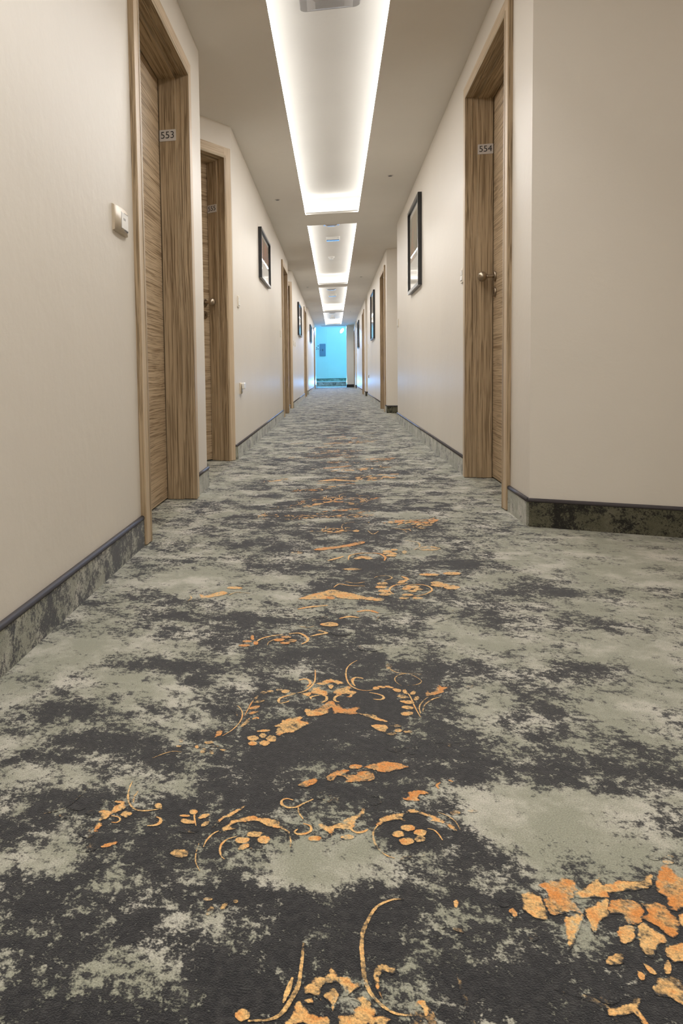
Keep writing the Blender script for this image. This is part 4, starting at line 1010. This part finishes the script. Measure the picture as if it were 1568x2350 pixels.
# ------------------------------------------------------------------ fittings in the coves
ZP = HC + RISE
CEN = (COVE_X[0] + COVE_X[1]) / 2
def recessed_light(x, y, label, w_=0.20, l_=0.11):
    root = empty('recessed_light', Matrix.Translation((x, y, ZP)) @ Matrix.Rotation(PI, 4, 'X'), label, 'ceiling light', 'recessed emergency lights in the coves')
    b1 = bmesh.new(); slab(b1, rrect(w_ + 0.05, l_ + 0.05, 0.003), 0, 0.002); obj('patch_plate', b1, M_PANEL, root)
    b1 = bmesh.new(); slab(b1, rrect(w_, l_, 0.03), 0.001, 0.012, None, 0, 0.003); obj('rim', b1, M_GREYLENS, root)
    b1 = bmesh.new()
    o4 = [b1.verts.new((sx * w_ * 0.38, sy * l_ * 0.44, 0.0125)) for sx, sy in ((-1, -1), (1, -1), (1, 1), (-1, 1))]
    i4 = [b1.verts.new((sx * w_ * 0.24, sy * l_ * 0.22, 0.024)) for sx, sy in ((-1, -1), (1, -1), (1, 1), (-1, 1))]
    for i in range(4): b1.faces.new((o4[i], o4[(i + 1) % 4], i4[(i + 1) % 4], i4[i]))
    b1.faces.new(i4); b1.faces.new(o4[::-1])
    obj('lens', b1, M_GREYLENS, root)
def box_light(x, y, label, w_=0.19, l_=0.085):
    root = empty('exit_light_box', Matrix.Translation((x, y, ZP)) @ Matrix.Rotation(PI, 4, 'X'), label, 'emergency light', 'box shaped emergency lights in the coves')
    b1 = bmesh.new(); slab(b1, rrect(w_, l_, 0.008), 0, 0.042, None, 0, 0.004); obj('housing', b1, M_WHITEP, root)
    b1 = bmesh.new(); slab(b1, rrect(w_ * 0.92, l_ * 0.86, 0.006), 0.041, 0.052, None, 0, 0.002); obj('lens', b1, M_BLUELENS, root)
    b1 = bmesh.new(); lathe(b1, [(0.003, 0), (0.003, 0.0015)], 10, Matrix.Translation((w_ * 0.36, l_ / 2, 0.02)) @ Matrix.Rotation(-PI / 2, 4, 'X')); obj('indicator', b1, M_INK, root)
def detector(x, y, label):
    root = empty('smoke_detector', Matrix.Translation((x, y, ZP)) @ Matrix.Rotation(PI, 4, 'X'), label, 'smoke detector', 'smoke detectors in the coves')
    b1 = bmesh.new(); lathe(b1, [(0.050, 0), (0.050, 0.012), (0.046, 0.022), (0.038, 0.026)], 32); obj('base', b1, M_WHITEP, root)
    b1 = bmesh.new(); lathe(b1, [(0.030, 0.026), (0.034, 0.034), (0.030, 0.044), (0.018, 0.050)], 32); obj('sensor_cap', b1, M_WHITEP, root)
    b1 = bmesh.new(); lathe(b1, [(0.027, 0.0255), (0.027, 0.0335)], 24); obj('vent_ring', b1, M_INK, root)
recessed_light(-0.005, 3.89, 'recessed emergency light with rounded grey rim in the nearest cove', 0.30, 0.17)
recessed_light(-0.02, 9.66, 'recessed emergency light at the near edge of the second cove')
recessed_light(-0.05, 17.2, 'recessed emergency light with bluish sheen in the third cove')
recessed_light(-0.05, 24.1, 'recessed emergency light in the farthest cove')
box_light(-0.002, 10.57, 'white box emergency light with blue grey lens in the second cove')
box_light(-0.03, 18.35, 'white box emergency light in the third cove')
box_light(-0.045, 26.1, 'white box emergency light in the farthest cove')
detector(-0.03, 12.33, 'white smoke detector in the second cove')
detector(-0.045, 25.2, 'white smoke detector in the farthest cove')
def spot(x, y, label):
    root = empty('ceiling_spotlight', Matrix.Translation((x, y, HC)) @ Matrix.Rotation(PI, 4, 'X'), label, 'spotlight', 'small spotlights in the lower ceiling')
    b1 = bmesh.new(); lathe(b1, [(0.027, 0), (0.027, 0.002), (0.021, 0.004)], 24); obj('ring', b1, M_PLATE, root)
    b1 = bmesh.new(); lathe(b1, [(0.017, 0.0041), (0.017, 0.0046)], 20); obj('lens', b1, M_INK, root)
spot(-0.524, 7.30, 'tiny ceiling spotlight beside the nearest cove, above the landscape picture wall')
spot(0.487, 6.67, 'tiny ceiling spotlight beside the nearest cove, above the large portrait picture')
spot(-0.505, 14.9, 'tiny ceiling spotlight beside the far end of the second cove, 555 side')
spot(0.483, 13.6, 'tiny ceiling spotlight beside the second cove, 554 side')
spot(0.464, 21.3, 'tiny ceiling spotlight beside the third cove end')

# ------------------------------------------------------------------ corridor end: pier, step, lobby
bm = bmesh.new(); box(bm, 0.447, 1.2, 27.72, 28.4, -0.01, HC + 0.02)
tag(obj('wall_pier', bm, M_WALL), 'white pier projecting from the wall at the corridor end', 'wall', kind='structure')
bm = bmesh.new(); box(bm, 0.440, 0.72, 27.708, 27.722, 0, 0.105)
tag(obj('baseboard_pier', bm, M_DARK), 'black skirting at the foot of the white pier', 'skirting', kind='structure')
ST = 0.176
bm = bmesh.new(); box(bm, -2.35, 2.15, 29.66, 33.55, 0.0, ST)
tag(obj('floor_step', bm, M_BASE), 'carpeted step up into the cyan lobby', 'floor', kind='structure')
bm = bmesh.new(); box(bm, -2.35, 2.15, 29.645, 29.68, ST, ST + 0.012)
tag(obj('trim_1', bm, M_WHITEM), 'bright edge strip on the lobby step', 'trim', kind='structure')
bm = bmesh.new()
box(bm, -2.4, 2.2, 33.5, 33.6, 0, 2.75); box(bm, -2.4, -2.3, 28.4, 33.5, 0, 2.75)
box(bm, -2.4, XL - 0.2, 28.3, 28.45, 0, 2.75); box(bm, 1.15, 2.3, 28.3, 28.45, 0, 2.75); box(bm, -1.2, 1.3, 28.42, 28.5, HC, 2.75)
box(bm, 2.15, 2.25, 28.4, 29.9, 0, 2.75); box(bm, 2.15, 2.25, 32.5, 33.5, 0, 2.75); box(bm, 2.15, 2.25, 29.9, 32.5, 0, 0.85); box(bm, 2.15, 2.25, 29.9, 32.5, 2.35, 2.75)
box(bm, -1.2, -0.283, 33.36, 33.5, ST, 2.75)
tag(obj('wall_lobby', bm, M_LOBBY), 'pale lobby walls flooded with cyan light behind the step', 'wall', kind='structure')
bm = bmesh.new(); box(bm, -2.4, 2.25, 28.44, 33.6, 2.74, 2.8)
tag(obj('ceiling_lobby', bm, M_LOBBY), 'ceiling of the cyan lobby', 'ceiling', kind='structure')
skirting('baseboard_lobby', [((-0.283, 33.5), (2.1, 33.5), (0, 1)), ((-1.2, 33.36), (-0.283, 33.36), (0, 1))], 'blue looking skirting along the lobby back wall').location.z = ST
w1 = bmesh.new()
for y in (29.9, 30.75, 31.6, 32.44): box(w1, 2.14, 2.2, y, y + 0.06, 0.85, 2.35)
for z in (0.85, 2.29): box(w1, 2.14, 2.2, 29.9, 32.5, z, z + 0.06)
tag(obj('added_window_1', w1, M_WHITEM), 'white lobby window frame out of view, added for the cyan light', 'window', kind='structure')  # unseen window added to carry the cyan light
w1 = bmesh.new()
for x in (-2.15, -0.12, 1.9): box(w1, x, x + 0.04, 33.42, 33.5, 2.59, 2.74)
for z in (2.58, 2.73): box(w1, -2.15, 1.94, 33.42, 33.5, z, z + 0.01)
tag(obj('added_window_2', w1, M_WHITEM), 'slim strip frame added high on the lobby back wall for the blue fill light', 'window', kind='structure')  # hidden frame added around the blue fill light, solid wall behind
# things in the lobby
MW = lambda x, y, z: wall_frame(x, y, (0, 1)) @ Matrix.Translation((0, 0, z)) @ Matrix.Rotation(PI / 2, 4, 'X')
root = empty('electrical_cabinet', MW(-0.50, 33.36, 1.545), 'blue grey wall cabinet with small lock on the cyan lobby wall', 'wall cabinet')
b1 = bmesh.new(); slab(b1, rrect(0.26, 0.55, 0.02), 0, 0.03, None, 0, 0.003); obj('body', b1, M_CABINET, root)
b1 = bmesh.new(); slab(b1, rrect(0.225, 0.51, 0.015), 0.029, 0.038, None, 0, 0.003); dr = obj('door', b1, M_CABINET, root)
b1 = bmesh.new(); lathe(b1, [(0.014, 0.037), (0.014, 0.046)], 16, Matrix.Translation((-0.09, 0, 0))); obj('lock', b1, M_INK, dr)
b1 = bmesh.new()
for sx in (-1, 1): box(b1, sx * 0.02 - 0.006, sx * 0.02 + 0.006, -0.06, 0.05, 0.0375, 0.0385)
box(b1, -0.015, 0.015, -0.012, 0.012, 0.0375, 0.0385); obj('symbol', b1, M_INK, dr)
root = empty('call_point', MW(-0.775, 33.36, 1.62), 'small dark call point left of the grey lobby cabinet', 'call point')
b1 = bmesh.new(); slab(b1, rrect(0.07, 0.10, 0.006), 0, 0.03, None, 0, 0.003); obj('body', b1, plain('call_point_plum', (92, 52, 70), 0.4), root)
b1 = bmesh.new(); slab(b1, rrect(0.04, 0.05, 0.003), 0.03, 0.032); obj('window', b1, M_WHITEP, root)
root = empty('wall_sign', MW(-0.705, 33.36, 1.66), 'white notice with dark corners between call point and lobby cabinet', 'sign')
b1 = bmesh.new(); box(b1, -0.035, 0.035, -0.085, 0.085, 0, 0.004); obj('board', b1, M_WHITEP, root)
b1 = bmesh.new(); box(b1, -0.01, 0.035, 0.05, 0.085, 0.004, 0.0045); obj('symbol', b1, M_INK, root)
b1 = bmesh.new(); box(b1, -0.005, 0.03, -0.08, -0.05, 0.004, 0.0045); obj('symbol', b1, M_INK, root)
root = empty('oval_lamp_reflection', MW(0.345, 33.5, 2.37) @ Matrix.Rotation(math.radians(-32), 4, 'Z'), 'glowing white tilted oval in place of a lamp reflection on the cyan lobby wall', 'lamp reflection')  # glowing oval added where a lamp is only reflected
b1 = bmesh.new(); slab(b1, [(0.075 * math.cos(2 * PI * k / 32), 0.13 * math.sin(2 * PI * k / 32)) for k in range(32)], 0, 0.02, None, 0, 0.004); obj('body', b1, M_WHITEM, root)
b1 = bmesh.new(); slab(b1, [(0.068 * math.cos(2 * PI * k / 32), 0.122 * math.sin(2 * PI * k / 32)) for k in range(32)], 0.02, 0.035, None, 0, 0.008); obj('glow_face', b1, M_REFLECTION, root)
root = empty('linear_vent', Matrix.Translation((-0.02, 27.6, HC)), 'slim white linear vent in the ceiling before the cyan lobby', 'vent')
b1 = bmesh.new(); box(b1, -0.45, 0.45, -0.05, 0.05, -0.016, 0); obj('frame', b1, M_WHITEM, root)
for s in (-1, 1):
    b1 = bmesh.new(); box(b1, -0.43, 0.43, s * 0.02 - 0.012, s * 0.02 + 0.012, -0.0175, -0.0162); obj('slot', b1, M_INK, root)
